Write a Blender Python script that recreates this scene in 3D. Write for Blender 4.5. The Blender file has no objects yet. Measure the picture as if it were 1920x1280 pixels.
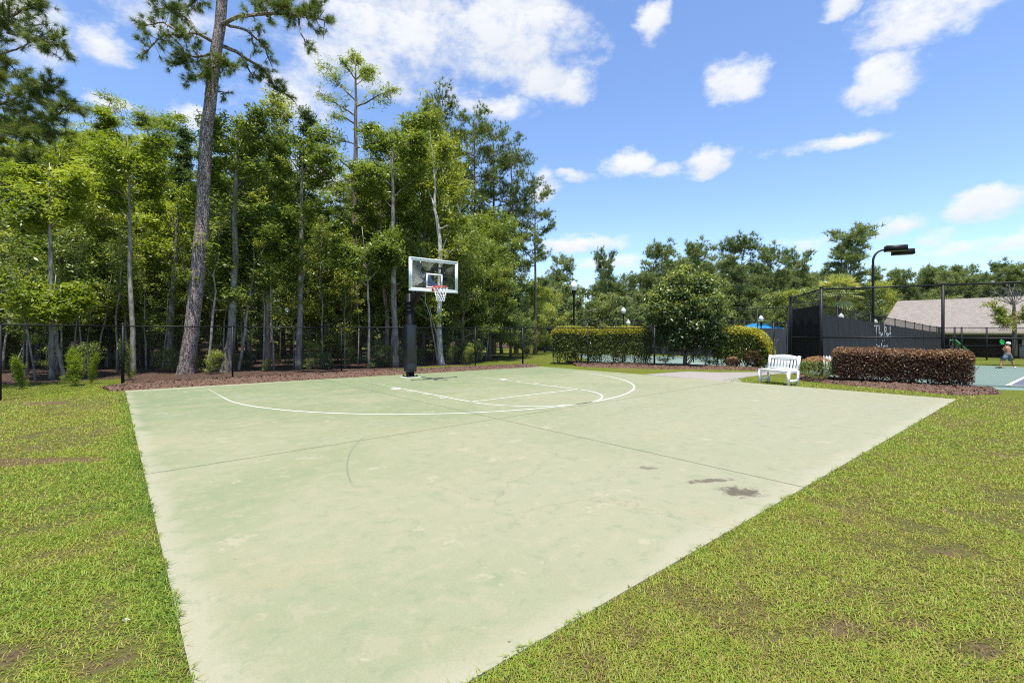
import bpy, math
import numpy as np
from math import radians as R, pi
from mathutils import Vector

scene = bpy.context.scene
COL = scene.collection

# ------------------------------------------------------------------ camera
YAW, FOC, HOR = -0.707, 893.66, 620.9
CAM = np.array([8.223, 13.138, 1.623])
FW = np.array([math.sin(YAW), -math.cos(YAW), 0.0])
RT = np.array([FW[1], -FW[0], 0.0])
cd = bpy.data.cameras.new('camera'); cam = bpy.data.objects.new('camera', cd); COL.objects.link(cam)
cam.location = CAM.tolist()
cam.rotation_euler = (R(90), 0, math.atan2(-FW[0], FW[1]))
cd.sensor_width = 36; cd.lens = 36 * FOC / 1920
cd.shift_y = -(640 - HOR) / 1920
cd.clip_start = 0.05; cd.clip_end = 3000
scene.camera = cam

def W(u, d, z=0.0):
    """surveyed bearing (photo column) and distance -> point in metres"""
    p = CAM[:2] + d * FW[:2] + (u - 960) / FOC * d * RT[:2]
    return np.array([p[0], p[1], z])
def G(u, v, z=0.0):
    d = (CAM[2] - z) * FOC / (v - HOR)
    return W(u, d, z)

# ------------------------------------------------------------------ light
SUN = np.array([0.114, 0.180, 0.977]); SUN = SUN / np.linalg.norm(SUN)
sd = bpy.data.lights.new('sun', 'SUN'); so = bpy.data.objects.new('sun', sd); COL.objects.link(so)
sd.energy = 3.7; sd.angle = R(0.5); sd.color = (1.0, 0.955, 0.87)
so.rotation_euler = Vector((-SUN).tolist()).to_track_quat('-Z', 'Y').to_euler()
so.location = (0, 0, 60)
scene.view_settings.view_transform = 'Standard'; scene.view_settings.look = 'None'
scene.view_settings.exposure = 1.15; scene.view_settings.gamma = 1.0
scene.cycles.use_denoising = False; scene.cycles.filter_width = 1.15
scene.cycles.max_bounces = 8; scene.cycles.diffuse_bounces = 6; scene.cycles.glossy_bounces = 2
scene.cycles.transmission_bounces = 4; scene.cycles.transparent_max_bounces = 8
scene.cycles.use_adaptive_sampling = False
scene.cycles.caustics_reflective = False; scene.cycles.caustics_refractive = False

world = bpy.data.worlds.new('World'); scene.world = world; world.use_nodes = True
SKY_STRENGTH = 0.108
def build_world():
    nt = world.node_tree; N = nt.nodes; L = nt.links; N.clear()
    out = N.new('ShaderNodeOutputWorld')
    sky = N.new('ShaderNodeTexSky'); sky.sky_type = 'NISHITA'; sky.sun_disc = False
    sky.sun_elevation = math.asin(SUN[2]); sky.sun_rotation = math.atan2(SUN[0], SUN[1])
    sky.air_density = 1.0; sky.dust_density = 0.25; sky.ozone_density = 4.5
    bg = N.new('ShaderNodeBackground'); bg.inputs[1].default_value = SKY_STRENGTH
    wb = N.new('ShaderNodeMix'); wb.data_type = 'RGBA'; wb.blend_type = 'MULTIPLY'; wb.inputs[0].default_value = 1.0; wb.inputs[7].default_value = (.96, .965, 1.03, 1)
    L.new(sky.outputs[0], wb.inputs[6]); L.new(wb.outputs[2], bg.inputs[0])
    tc = N.new('ShaderNodeTexCoord')
    def M(op, a, b=None, c=None, clamp=False):
        n = N.new('ShaderNodeMath'); n.operation = op; n.use_clamp = clamp
        for i, x in enumerate((a, b, c)):
            if x is None: continue
            if isinstance(x, (int, float)): n.inputs[i].default_value = x
            else: L.new(x, n.inputs[i])
        return n.outputs[0]
    def dot(v):
        n = N.new('ShaderNodeVectorMath'); n.operation = 'DOT_PRODUCT'
        L.new(tc.outputs['Generated'], n.inputs[0]); n.inputs[1].default_value = v; return n.outputs['Value']
    az = M('ARCTAN2', dot(RT.tolist()), dot(FW.tolist()))
    el = M('ARCSINE', dot((0, 0, 1)))
    def noise(scale, detail, rough, off=(0, 0, 0)):
        mp = N.new('ShaderNodeMapping'); mp.inputs['Location'].default_value = off
        mp.inputs['Scale'].default_value = (1, 1, 1.6)
        L.new(tc.outputs['Generated'], mp.inputs[0])
        n = N.new('ShaderNodeTexNoise'); n.inputs['Scale'].default_value = scale
        n.inputs['Detail'].default_value = detail; n.inputs['Roughness'].default_value = rough
        L.new(mp.outputs[0], n.inputs['Vector']); return n.outputs[0]
    w1 = noise(7, 5, .6); w2 = noise(7, 5, .6, (5, 3, 1))
    azw = M('MULTIPLY_ADD', M('SUBTRACT', w1, .5), .13, az)
    elw = M('MULTIPLY_ADD', M('SUBTRACT', w2, .5), .09, el)
    # clouds: (photo column, row, half width, half height, weight)
    CL = [(780, 45, 250, 105, 1), (930, 80, 180, 95, 1), (1045, 145, 85, 45, .9), (690, 125, 170, 70, .8), (560, 185, 110, 60, .6),
          (930, 203, 85, 34, 1), (1000, 40, 110, 90, 1), (880, -40, 330, 70, 1),
          (1382, 150, 62, 55, 1), (1648, 147, 85, 46, 1), (1740, 36, 165, 58, 1), (1610, -10, 60, 30, .9), (1228, 22, 32, 40, 1),
          (1166, 308, 48, 28, 1), (1232, 312, 40, 18, .7), (1320, 301, 56, 27, 1), (1565, 268, 125, 23, 1), (1080, 328, 30, 12, .6),
          (1850, 388, 105, 34, 1), (1675, 416, 60, 20, .85), (1085, 454, 115, 17, 1), (1752, 446, 42, 18, 1), (1800, 462, 110, 14, .8),
          (1910, 452, 50, 30, 1), (205, 84, 62, 50, .95), (60, 45, 130, 80, .8), (222, 212, 60, 20, 1), (372, 228, 46, 30, 1),
          (1018, 352, 36, 36, .9), (615, 330, 70, 50, .9), (480, 360, 90, 30, .7), (1560, 470, 110, 14, .7), (1130, 490, 80, 14, .6), (300, 20, 120, 30, .35)]
    smax = None; under = None
    for (u, v, a, b, w) in CL:
        A = math.atan2(u - 960, FOC); hyp = math.hypot(u - 960, FOC)
        E = math.atan2(HOR - v, hyp)
        ra = a / FOC * math.cos(A) ** 2; re = b / hyp * math.cos(E) ** 2
        x = M('MULTIPLY', M('SUBTRACT', azw, A), 1 / ra); y = M('MULTIPLY', M('SUBTRACT', elw, E), 1 / re)
        q = M('MULTIPLY_ADD', x, x, M('MULTIPLY', y, y))
        s = M('MULTIPLY_ADD', q, -w, w)
        lo = M('MULTIPLY', M('MULTIPLY_ADD', y, -.55, .25, clamp=True), M('GREATER_THAN', s, -.15))
        smax = s if smax is None else M('MAXIMUM', smax, s)
        under = lo if under is None else M('MAXIMUM', under, lo)
    fb = noise(12, 10, .66, (2, 7, 4))
    den = M('MULTIPLY_ADD', M('SUBTRACT', fb, .5), 3.8, smax)
    mr = N.new('ShaderNodeMapRange'); mr.interpolation_type = 'SMOOTHSTEP'
    mr.inputs['From Min'].default_value = -.30; mr.inputs['From Max'].default_value = 1.15
    L.new(den, mr.inputs[0])
    mr.inputs['To Max'].default_value = .96
    grey = M('MULTIPLY', under, M('MULTIPLY_ADD', noise(6, 4, .5, (9, 1, 2)), 1.2, -.05, clamp=True), clamp=True)
    mix = N.new('ShaderNodeMix'); mix.data_type = 'RGBA'
    mix.inputs[6].default_value = (.93, .94, .96, 1); mix.inputs[7].default_value = (.60, .66, .76, 1)
    L.new(grey, mix.inputs[0])
    cb = N.new('ShaderNodeBackground'); cb.inputs[1].default_value = 0.485
    L.new(mix.outputs[2], cb.inputs[0])
    ms = N.new('ShaderNodeMixShader'); L.new(mr.outputs[0], ms.inputs[0])
    L.new(bg.outputs[0], ms.inputs[1]); L.new(cb.outputs[0], ms.inputs[2])
    L.new(ms.outputs[0], out.inputs[0])
build_world()

# ------------------------------------------------------------------ mesh helpers
class MB:
    def __init__(s): s.v = []; s.f = {3: [], 4: []}; s.n = 0; s.ng = []
    def add(s, v, f):
        v = np.asarray(v, float).reshape(-1, 3); f = np.asarray(f, int)
        s.v.append(v); s.f[f.shape[1]].append(f + s.n); s.n += len(v)
    def poly(s, v):
        s.ng.append((np.arange(len(v)) + s.n).tolist()); s.v.append(np.asarray(v, float)); s.n += len(v)
    def join(s, o):
        for k in (3, 4):
            for f in o.f[k]: s.f[k].append(f + s.n)
        for g in o.ng: s.ng.append([i + s.n for i in g])
        s.v += o.v; s.n += o.n
    def mesh(s, name, smooth=False):
        me = bpy.data.meshes.new(name)
        V = np.concatenate(s.v) if s.v else np.zeros((0, 3))
        loops, starts, pos = [], [], 0
        for k in (3, 4):
            if s.f[k]:
                F = np.concatenate(s.f[k]); loops.append(F.ravel())
                starts.append(pos + np.arange(len(F)) * k); pos += F.size
        for g in s.ng: loops.append(np.array(g)); starts.append(np.array([pos])); pos += len(g)
        lo = np.concatenate(loops); st = np.concatenate(starts)
        me.vertices.add(len(V)); me.vertices.foreach_set('co', V.ravel().astype(np.float32))
        me.loops.add(len(lo)); me.loops.foreach_set('vertex_index', lo.astype(np.int32))
        me.polygons.add(len(st)); me.polygons.foreach_set('loop_start', st.astype(np.int32))
        me.update(calc_edges=True)
        if smooth: me.polygons.foreach_set('use_smooth', np.ones(len(st), bool))
        return me
    def build(s, name, mat, parent=None, smooth=False, loc=None):
        me = s.mesh(name, smooth); me.materials.append(mat)
        return link(name, me, parent, loc)
def link(name, me, parent=None, loc=None):
    o = bpy.data.objects.new(name, me); COL.objects.link(o)
    if parent is not None: o.parent = parent
    if loc is not None: o.location = [float(x) for x in loc]
    return o
def tag(o, label=None, cat=None, group=None, kind=None):
    if label: o['label'] = label
    if cat: o['category'] = cat
    if group: o['group'] = group
    if kind: o['kind'] = kind
    return o
def thing(name, label, cat, loc=(0, 0, 0), rz=0, group=None):
    o = link(name, None, None, loc); o.rotation_euler.z = rz; o.empty_display_size = .2
    return tag(o, label, cat, group)
def copy_tree(o, parent=None):
    c = o.copy(); COL.objects.link(c)
    if parent is not None: c.parent = parent
    for ch in list(o.children): copy_tree(ch, c)
    return c

def unit(a):
    a = np.asarray(a, float); return a / (np.linalg.norm(a, axis=-1, keepdims=True) + 1e-12)
def tube(mb, pts, rad, sides=8, caps=True):
    P = np.asarray(pts, float); n = len(P); rad = np.broadcast_to(np.asarray(rad, float), (n,))
    T = np.gradient(P, axis=0); T = unit(T)
    a = np.array([0, 0, 1.]) if abs(T[0][2]) < .9 else np.array([1., 0, 0])
    u = unit(np.cross(T[0], a)); rings = []
    ang = np.arange(sides) * 2 * pi / sides
    for i in range(n):
        u = unit(u - T[i] * (u @ T[i])); w = np.cross(T[i], u)
        rings.append(P[i] + rad[i] * (np.cos(ang)[:, None] * u + np.sin(ang)[:, None] * w))
    V = np.concatenate(rings)
    i, j = np.meshgrid(np.arange(n - 1), np.arange(sides), indexing='ij')
    j2 = (j + 1) % sides
    F = np.stack([i * sides + j, i * sides + j2, (i + 1) * sides + j2, (i + 1) * sides + j], -1).reshape(-1, 4)
    b = mb.n; mb.add(V, F)
    if caps:
        mb.ng.append([b + k for k in range(sides)][::-1]); mb.ng.append([b + (n - 1) * sides + k for k in range(sides)])
BF = np.array([[0, 3, 2, 1], [4, 5, 6, 7], [0, 1, 5, 4], [1, 2, 6, 5], [2, 3, 7, 6], [3, 0, 4, 7]])
def box(mb, lo, hi):
    x0, y0, z0 = lo; x1, y1, z1 = hi
    mb.add([(x0, y0, z0), (x1, y0, z0), (x1, y1, z0), (x0, y1, z0), (x0, y0, z1), (x1, y0, z1), (x1, y1, z1), (x0, y1, z1)], BF)
def beam(mb, a, b, w, h, up=(0, 0, 1)):
    a = np.asarray(a, float); b = np.asarray(b, float); t = unit(b - a)
    s = np.cross(t, up)
    s = unit(s) if np.linalg.norm(s) > 1e-6 else np.array([1., 0, 0]); n = np.cross(s, t)
    V = [p + s * i * w / 2 + n * j * h / 2 for p in (a, b) for i, j in ((-1, -1), (1, -1), (1, 1), (-1, 1))]
    mb.add(V, BF)
def lathe(mb, prof, sides=16, c=(0, 0, 0)):
    ang = np.arange(sides) * 2 * pi / sides; n = len(prof)
    V = np.concatenate([np.stack([c[0] + r * np.cos(ang), c[1] + r * np.sin(ang), np.full(sides, c[2] + z)], -1) for r, z in prof])
    i, j = np.meshgrid(np.arange(n - 1), np.arange(sides), indexing='ij'); j2 = (j + 1) % sides
    mb.add(V, np.stack([i * sides + j, i * sides + j2, (i + 1) * sides + j2, (i + 1) * sides + j], -1).reshape(-1, 4))
def rvec(rng, n): return unit(rng.normal(size=(n, 3)))
def leaves(mb, C, length, width, rng, upbias=.6):
    n = len(C)
    if n == 0: return
    nr = rvec(rng, n); nr[:, 2] = np.abs(nr[:, 2]) + upbias; nr = unit(nr)
    t = unit(np.cross(nr, rvec(rng, n))); b = np.cross(nr, t)
    s = rng.uniform(.65, 1.3, (n, 1)); l = t * length * .5 * s; w = b * width * .5 * s
    V = np.stack([C - l, C + w, C + l + nr * length * .12, C - w], 1).reshape(-1, 3)
    mb.add(V, np.arange(4 * n).reshape(n, 4))
def tufts(mb, C, axis, K, L, w, rng, spread=.85):
    n = len(C)
    if n == 0: return
    ax = np.repeat(unit(axis), K, 0); c = np.repeat(C, K, 0)
    d = unit(ax * .75 + rvec(rng, n * K) * spread); s = np.cross(d, rvec(rng, n * K)); s = unit(s) * w / 2
    l = L * rng.uniform(.7, 1.15, (n * K, 1))
    base = c + ax * rng.uniform(-.35, .1, (n * K, 1)) * L
    tip = base + d * l; tip[:, 2] -= L * .06
    V = np.stack([base - s, base + s, tip], 1).reshape(-1, 3)
    mb.add(V, np.arange(3 * n * K).reshape(-1, 3))

# ------------------------------------------------------------------ materials
def newmat(name):
    m = bpy.data.materials.new(name); m.use_nodes = True; nt = m.node_tree; nt.nodes.clear()
    out = nt.nodes.new('ShaderNodeOutputMaterial'); return m, nt, nt.nodes, nt.links, out
class NT:
    """small node writer"""
    def __init__(s, name): s.m, s.nt, s.N, s.L, s.out = newmat(name)
    def set(s, sock, x):
        if x is None: return
        if hasattr(x, 'is_output') or isinstance(x, bpy.types.NodeSocket): s.L.new(x, sock)
        else:
            if isinstance(x, (tuple, list)) and sock.type == 'RGBA' and len(x) == 3: x = (*x, 1)
            sock.default_value = x
    def math(s, op, a, b=None, c=None, clamp=False):
        n = s.N.new('ShaderNodeMath'); n.operation = op; n.use_clamp = clamp
        for i, x in enumerate((a, b, c)): s.set(n.inputs[i], x)
        return n.outputs[0]
    def co(s, kind='Object'): return s.N.new('ShaderNodeTexCoord').outputs[kind]
    def xyz(s, v):
        n = s.N.new('ShaderNodeSeparateXYZ'); s.L.new(v, n.inputs[0]); return n.outputs
    def map(s, v, scale=(1, 1, 1), loc=(0, 0, 0), rot=(0, 0, 0)):
        n = s.N.new('ShaderNodeMapping'); s.L.new(v, n.inputs[0]); n.inputs['Scale'].default_value = scale
        n.inputs['Location'].default_value = loc; n.inputs['Rotation'].default_value = rot; return n.outputs[0]
    def noise(s, v, scale, detail=4, rough=.55, dist=0.0):
        n = s.N.new('ShaderNodeTexNoise'); s.L.new(v, n.inputs['Vector']); n.inputs['Scale'].default_value = scale
        n.inputs['Detail'].default_value = detail; n.inputs['Roughness'].default_value = rough
        n.inputs['Distortion'].default_value = dist; return n.outputs[0]
    def voro(s, v, scale, feature='F1', rand=1.0):
        n = s.N.new('ShaderNodeTexVoronoi'); s.L.new(v, n.inputs['Vector']); n.inputs['Scale'].default_value = scale
        n.feature = feature; n.inputs['Randomness'].default_value = rand; return n
    def ss(s, x, a, b, lo=0., hi=1.):
        n = s.N.new('ShaderNodeMapRange'); n.interpolation_type = 'SMOOTHSTEP'; s.L.new(x, n.inputs[0])
        n.inputs['From Min'].default_value = a; n.inputs['From Max'].default_value = b
        n.inputs['To Min'].default_value = lo; n.inputs['To Max'].default_value = hi; return n.outputs[0]
    def mix(s, f, a, b, mode='MIX'):
        n = s.N.new('ShaderNodeMix'); n.data_type = 'RGBA'; n.blend_type = mode
        s.set(n.inputs[0], f); s.set(n.inputs[6], a); s.set(n.inputs[7], b); return n.outputs[2]
    def ramp(s, f, stops):
        n = s.N.new('ShaderNodeValToRGB'); s.L.new(f, n.inputs[0]); e = n.color_ramp.elements
        while len(e) < len(stops): e.new(.5)
        for el, (p, c) in zip(e, stops): el.position = p; el.color = (*c, 1)
        return n.outputs[0]
    def bump(s, h, strength=.3, dist=.02):
        n = s.N.new('ShaderNodeBump'); n.inputs['Strength'].default_value = strength; n.inputs['Distance'].default_value = dist
        s.L.new(h, n.inputs['Height']); return n.outputs[0]
    def attr(s, name):
        n = s.N.new('ShaderNodeAttribute'); n.attribute_name = name; return n.outputs['Fac']
    def bsdf(s, color, rough=.6, spec=.4, metal=0., normal=None, **kw):
        n = s.N.new('ShaderNodeBsdfPrincipled'); s.set(n.inputs['Base Color'], color); s.set(n.inputs['Roughness'], rough)
        n.inputs['Specular IOR Level'].default_value = spec; n.inputs['Metallic'].default_value = metal
        if normal is not None: s.L.new(normal, n.inputs['Normal'])
        for k, x in kw.items(): s.set(n.inputs[k.replace('_', ' ')], x)
        s.L.new(n.outputs[0], s.out.inputs[0]); return s.m
def plain(name, c, rough=.5, spec=.4, metal=0., var=.15, scale=6, bump=0.):
    t = NT(name); v = t.co(); n = t.noise(v, scale, 5)
    col = t.mix(n, tuple(x * (1 - var) for x in c), tuple(min(1, x * (1 + var)) for x in c))
    return t.bsdf(col, rough, spec, metal, t.bump(n, bump, .01) if bump else None)
def leaf_mat(name, stops, trans=.3, gloss=.05, hue=.25):
    """stops: colours picked leaf by leaf; the whole plant shifts a little from its neighbours"""
    t = NT(name); geo = t.N.new('ShaderNodeNewGeometry'); info = t.N.new('ShaderNodeObjectInfo')
    big = t.noise(geo.outputs['Position'], .9, 3)
    f = t.math('MULTIPLY_ADD', geo.outputs['Random Per Island'], .60, t.math('MULTIPLY_ADD', big, 1.1, -.27))
    f = t.math('MULTIPLY_ADD', t.math('SUBTRACT', info.outputs['Random'], .5), hue, f, clamp=True)
    col = t.ramp(f, [(i / (len(stops) - 1), c) for i, c in enumerate(stops)])
    d = t.N.new('ShaderNodeBsdfDiffuse'); t.L.new(col, d.inputs[0])
    tr = t.N.new('ShaderNodeBsdfTranslucent'); t.L.new(t.mix(1.0, col, (1.4, 1.35, .6), 'MULTIPLY'), tr.inputs[0])
    g = t.N.new('ShaderNodeBsdfGlossy'); g.inputs['Roughness'].default_value = .42; g.inputs[0].default_value = (.9, .95, .85, 1)
    m1 = t.N.new('ShaderNodeMixShader'); m1.inputs[0].default_value = trans
    t.L.new(d.outputs[0], m1.inputs[1]); t.L.new(tr.outputs[0], m1.inputs[2])
    m2 = t.N.new('ShaderNodeMixShader'); m2.inputs[0].default_value = gloss
    t.L.new(m1.outputs[0], m2.inputs[1]); t.L.new(g.outputs[0], m2.inputs[2])
    t.L.new(m2.outputs[0], t.out.inputs[0]); return t.m
def bark(name, a, b, zs=.25, scale=9, plates=False, lichen=None):
    t = NT(name); v = t.co(); m = t.map(v, (1, 1, zs)); n = t.noise(m, scale, 6, .6)
    col = t.mix(t.ss(n, .35, .65), a, b); h = n
    if plates:
        dv = t.N.new('ShaderNodeVectorMath'); dv.operation = 'MULTIPLY_ADD'; dn = t.N.new('ShaderNodeTexNoise'); t.L.new(v, dn.inputs['Vector']); dn.inputs['Scale'].default_value = 9; dn.inputs['Detail'].default_value = 5
        t.L.new(dn.outputs['Color'], dv.inputs[0]); dv.inputs[1].default_value = (.14, .14, .2); t.L.new(t.map(v, (1, 1, .45)), dv.inputs[2])
        vo = t.voro(dv.outputs[0], 15, 'DISTANCE_TO_EDGE'); crack = t.ss(vo.outputs['Distance'], .0, .16)
        sp = t.voro(t.map(v, (1, 1, .5)), 24)
        col = t.mix(t.ss(t.noise(v, 30, 3), .45, .62), col, b); col = t.mix(crack, tuple(x * .55 for x in a), col)
        h = t.math('MULTIPLY_ADD', n, .4, crack)
    if lichen: col = t.mix(t.ss(t.noise(v, 2.2, 5, .6), .52, .64), col, lichen)
    return t.bsdf(col, .9, .2, 0, t.bump(h, .7, .03))

MT = {}
MT['leaf_yellow'] = leaf_mat('leaf_yellow', [(.068, .108, .012), (.195, .262, .026), (.375, .430, .070)], .47, .03)
MT['leaf_mid'] = leaf_mat('leaf_mid', [(.042, .078, .014), (.138, .198, .032), (.315, .370, .090)], .46, .035)
MT['leaf_dark'] = leaf_mat('leaf_dark', [(.024, .054, .016), (.075, .128, .034), (.190, .255, .080)], .40, .045)
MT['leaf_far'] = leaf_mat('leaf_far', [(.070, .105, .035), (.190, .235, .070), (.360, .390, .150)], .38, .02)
MT['leaf_light'] = leaf_mat('leaf_light', [(.075, .105, .014), (.220, .265, .038), (.420, .450, .105)], .42, .03)
MT['needle'] = leaf_mat('needle', [(.030, .056, .014), (.092, .132, .028), (.240, .290, .070)], .28, .03)
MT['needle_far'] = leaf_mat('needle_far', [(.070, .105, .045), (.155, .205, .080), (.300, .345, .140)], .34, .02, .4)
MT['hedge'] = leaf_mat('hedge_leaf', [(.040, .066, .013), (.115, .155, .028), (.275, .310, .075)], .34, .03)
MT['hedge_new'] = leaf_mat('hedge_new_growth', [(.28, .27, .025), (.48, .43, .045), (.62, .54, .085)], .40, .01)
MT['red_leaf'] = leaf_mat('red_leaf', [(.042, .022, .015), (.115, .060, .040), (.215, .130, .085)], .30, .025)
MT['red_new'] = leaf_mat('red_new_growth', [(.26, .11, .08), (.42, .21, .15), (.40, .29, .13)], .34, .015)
MT['leaf_glossy'] = leaf_mat('leaf_glossy', [(.014, .034, .011), (.045, .085, .024), (.130, .185, .055)], .26, .06)
MT['palm'] = leaf_mat('palm_leaf', [(.20, .25, .08), (.38, .42, .16), (.58, .55, .25)], .25, .04)
MT['pine_bark'] = bark('pine_bark', (.10, .076, .070), (.46, .375, .345), .3, 12, True)
MT['bark_grey'] = bark('grey_bark', (.11, .095, .080), (.24, .215, .185), .2, 10, False, (.30, .29, .25))
MT['bark_brown'] = bark('brown_bark', (.10, .075, .058), (.26, .20, .16), .15, 12)
MT['bark_pale'] = bark('pale_bark', (.30, .28, .25), (.60, .57, .52), .5, 6, False, (.66, .64, .60))
MT['stem'] = bark('stem_bark', (.16, .14, .115), (.36, .33, .28), .3, 9)
MT['black'] = plain('black_coated_metal', (.008, .0085, .0095), .55, .28, 0, .3, 20)
MT['wire'] = plain('black_vinyl_wire', (.008, .0085, .009), .6, .2)
MT['white_paint'] = plain('white_paint', (.80, .80, .78), .5, .4, 0, .05, 9)

def slab_mat():
    t = NT('painted_concrete'); v = t.co(); x, y, z = t.xyz(v)
    big = t.noise(v, .32, 4, .6, .4); mid = t.noise(t.map(v, (1, 1.6, 1), (3, 1, 0)), 1.1, 6, .62, .5); fine = t.noise(v, 60, 4, .7)
    sage = t.mix(t.ss(big, .36, .62), (0.183, 0.206, 0.110), (0.233, 0.236, 0.137))
    # right and near part bleached, hoop end greener
    away = t.math('MULTIPLY_ADD', y, .085, t.math('MULTIPLY', x, -.03))
    away = t.math('ADD', away, t.math('MULTIPLY_ADD', big, .8, -.4))
    col = t.mix(t.ss(away, .05, 1.0), sage, (0.244, 0.242, 0.157))
    green = t.ss(t.math('ADD', t.math('MULTIPLY', t.math('SUBTRACT', mid, .5), 2.2), t.math('MULTIPLY_ADD', y, -.12, .75)), .30, 1.0, 0, .62)
    col = t.mix(green, col, (0.135, 0.182, 0.089))
    warm = t.ss(t.noise(t.map(v, (1, 1, 1), (8, 4, 0)), .75, 9, .70), .54, .74, 0, .55)
    col = t.mix(warm, col, (0.278, 0.244, 0.147))
    grey = t.ss(t.noise(t.map(v, (1, 1, 1), (1, 9, 0)), .5, 5, .6), .55, .75, 0, .6)
    col = t.mix(grey, col, (0.224, 0.240, 0.172))
    # small bare scuffs
    sc = t.ss(t.noise(t.map(v, (1, 2.2, 1)), 3.2, 8, .7, 1.0), .64, .70, 0, .55)
    col = t.mix(sc, col, (0.296, 0.261, 0.170))
    # unpainted margin
    ex = t.math('MINIMUM', t.math('SUBTRACT', 7.86, x), t.math('ADD', x, 7.2))
    ey = t.math('MINIMUM', t.math('SUBTRACT', 11.32, y), t.math('ADD', y, 3.3))
    edge = t.math('ADD', t.math('MINIMUM', ex, ey), t.math('MULTIPLY_ADD', mid, .55, -.30))
    col = t.mix(t.ss(edge, -.02, .22, .7, 0), col, (0.296, 0.282, 0.200))
    col = t.mix(t.ss(fine, .25, .75), t.mix(1.0, col, (.93, .93, .92), 'MULTIPLY'), t.mix(1.0, col, (1.06, 1.06, 1.05), 'MULTIPLY'))
    # mottled wear, grit and fine drag marks
    mo = t.noise(v, 5.5, 9, .72, .3); col = t.mix(t.ss(mo, .52, .60, 0, .42), col, (0.282, 0.258, 0.171)); col = t.mix(t.ss(mo, .38, .46, .35, 0), col, (0.152, 0.186, 0.106))
    pale = t.ss(t.noise(t.map(v, (1, 1, 1), (20, 3, 0)), 1.7, 10, .74), .60, .625, 0, .6); col = t.mix(pale, col, (0.312, 0.286, 0.199))
    st1 = t.noise(t.map(v, (1, 26, 1), (0, 0, 0), (0, 0, R(25))), 1.3, 6, .6); st2 = t.noise(t.map(v, (30, 1, 1), (4, 0, 0), (0, 0, R(-12))), 1.1, 6, .6)
    col = t.mix(t.ss(st1, .66, .72, 0, .22), col, (0.115, 0.136, 0.098)); col = t.mix(t.ss(st2, .67, .72, 0, .25), col, (0.294, 0.281, 0.213))
    grit = t.noise(v, 190, 3, .8); col = t.mix(t.ss(grit, .30, .70), t.mix(1.0, col, (.94, .94, .93), 'MULTIPLY'), t.mix(1.0, col, (1.05, 1.05, 1.05), 'MULTIPLY'))
    # dark specks
    sp = t.voro(v, 2.6); col = t.mix(t.ss(sp.outputs['Distance'], .018, .03, .8, 0), col, (0.109, 0.091, 0.073))
    # tree-drip stains near the front edge
    def stain(c, a, b, rot, n0, strength):
        m = t.map(v, (1, 1, 1), (0, 0, 0)); vv = t.N.new('ShaderNodeVectorMath'); vv.operation = 'SUBTRACT'
        t.L.new(m, vv.inputs[0]); vv.inputs[1].default_value = (c[0], c[1], 0)
        q = t.map(vv.outputs[0], (1 / a, 1 / b, 0), (0, 0, 0), (0, 0, 0)) if not rot else t.map(t.map(vv.outputs[0], (1, 1, 1), (0, 0, 0), (0, 0, rot)), (1 / a, 1 / b, 0))
        ln = t.N.new('ShaderNodeVectorMath'); ln.operation = 'LENGTH'; t.L.new(q, ln.inputs[0])
        n = t.noise(v, n0, 8, .75, .6)
        return t.math('MULTIPLY', t.ss(t.math('MULTIPLY_ADD', t.math('SUBTRACT', n, .5), 2.6, t.math('SUBTRACT', .9, ln.outputs['Value'])), 0, .55), strength)
    for args in STAINS: col = t.mix(stain(*args), col, (0.068, 0.050, 0.035))
    # control joints
    wob = t.math('MULTIPLY_ADD', t.noise(v, 5, 4), .016, -.008)
    def joint(c, p, w, s):
        a = t.math('ABSOLUTE', t.math('SUBTRACT', t.math('ADD', c, wob), p)); return t.ss(a, w, w * 2.4, s, 0)
    j = t.math('MAXIMUM', joint(x, 2.68, .008, .7), joint(t.math('MULTIPLY_ADD', x, -.015, y), 6.20, .008, .7))
    col = t.mix(j, col, (0.059, 0.064, 0.041))
    # hairline cracks
    dn = t.N.new('ShaderNodeTexNoise'); t.L.new(v, dn.inputs['Vector']); dn.inputs['Scale'].default_value = 1.2; dn.inputs['Detail'].default_value = 7; dn.inputs['Roughness'].default_value = .7
    dv = t.N.new('ShaderNodeVectorMath'); dv.operation = 'MULTIPLY_ADD'; t.L.new(dn.outputs['Color'], dv.inputs[0]); dv.inputs[1].default_value = (.9, .9, 0); t.L.new(v, dv.inputs[2])
    ck = t.voro(dv.outputs[0], .27, 'DISTANCE_TO_EDGE'); hair = t.math('MULTIPLY', t.ss(ck.outputs['Distance'], .0006, .0022, .26, 0), t.ss(big, .50, .58))
    col = t.mix(hair, col, (.09, .09, .06))
    # a faint scuffed arc
    rr = t.math('SQRT', t.math('ADD', t.math('POWER', t.math('SUBTRACT', x, ARC[0]), 2), t.math('POWER', t.math('SUBTRACT', y, ARC[1]), 2)))
    rm = t.math('SQRT', t.math('ADD', t.math('POWER', t.math('SUBTRACT', x, ARC[3]), 2), t.math('POWER', t.math('SUBTRACT', y, ARC[4]), 2)))
    arc = t.math('MULTIPLY', t.ss(t.math('ABSOLUTE', t.math('SUBTRACT', rr, ARC[2])), .006, .018, .5, 0), t.ss(rm, ARC[5] * .75, ARC[5], 1, 0))
    col = t.mix(arc, col, (0.115, 0.140, 0.102))
    return t.bsdf(col, t.math('MULTIPLY_ADD', mid, .25, .62), .3, 0, t.bump(t.math('MULTIPLY_ADD', j, -3, t.math('ADD', fine, grit)), .22, .006))
a0, a1, a2 = (G(1388, 921)[:2], G(1330, 901)[:2], G(1215, 877)[:2])
STAINS = [((a0[0], a0[1]), .30, .22, R(45), 9, .85), ((a1[0], a1[1]), .34, .10, R(30), 10, .75), ((a2[0], a2[1]), .16, .10, R(45), 11, .6)]
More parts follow.
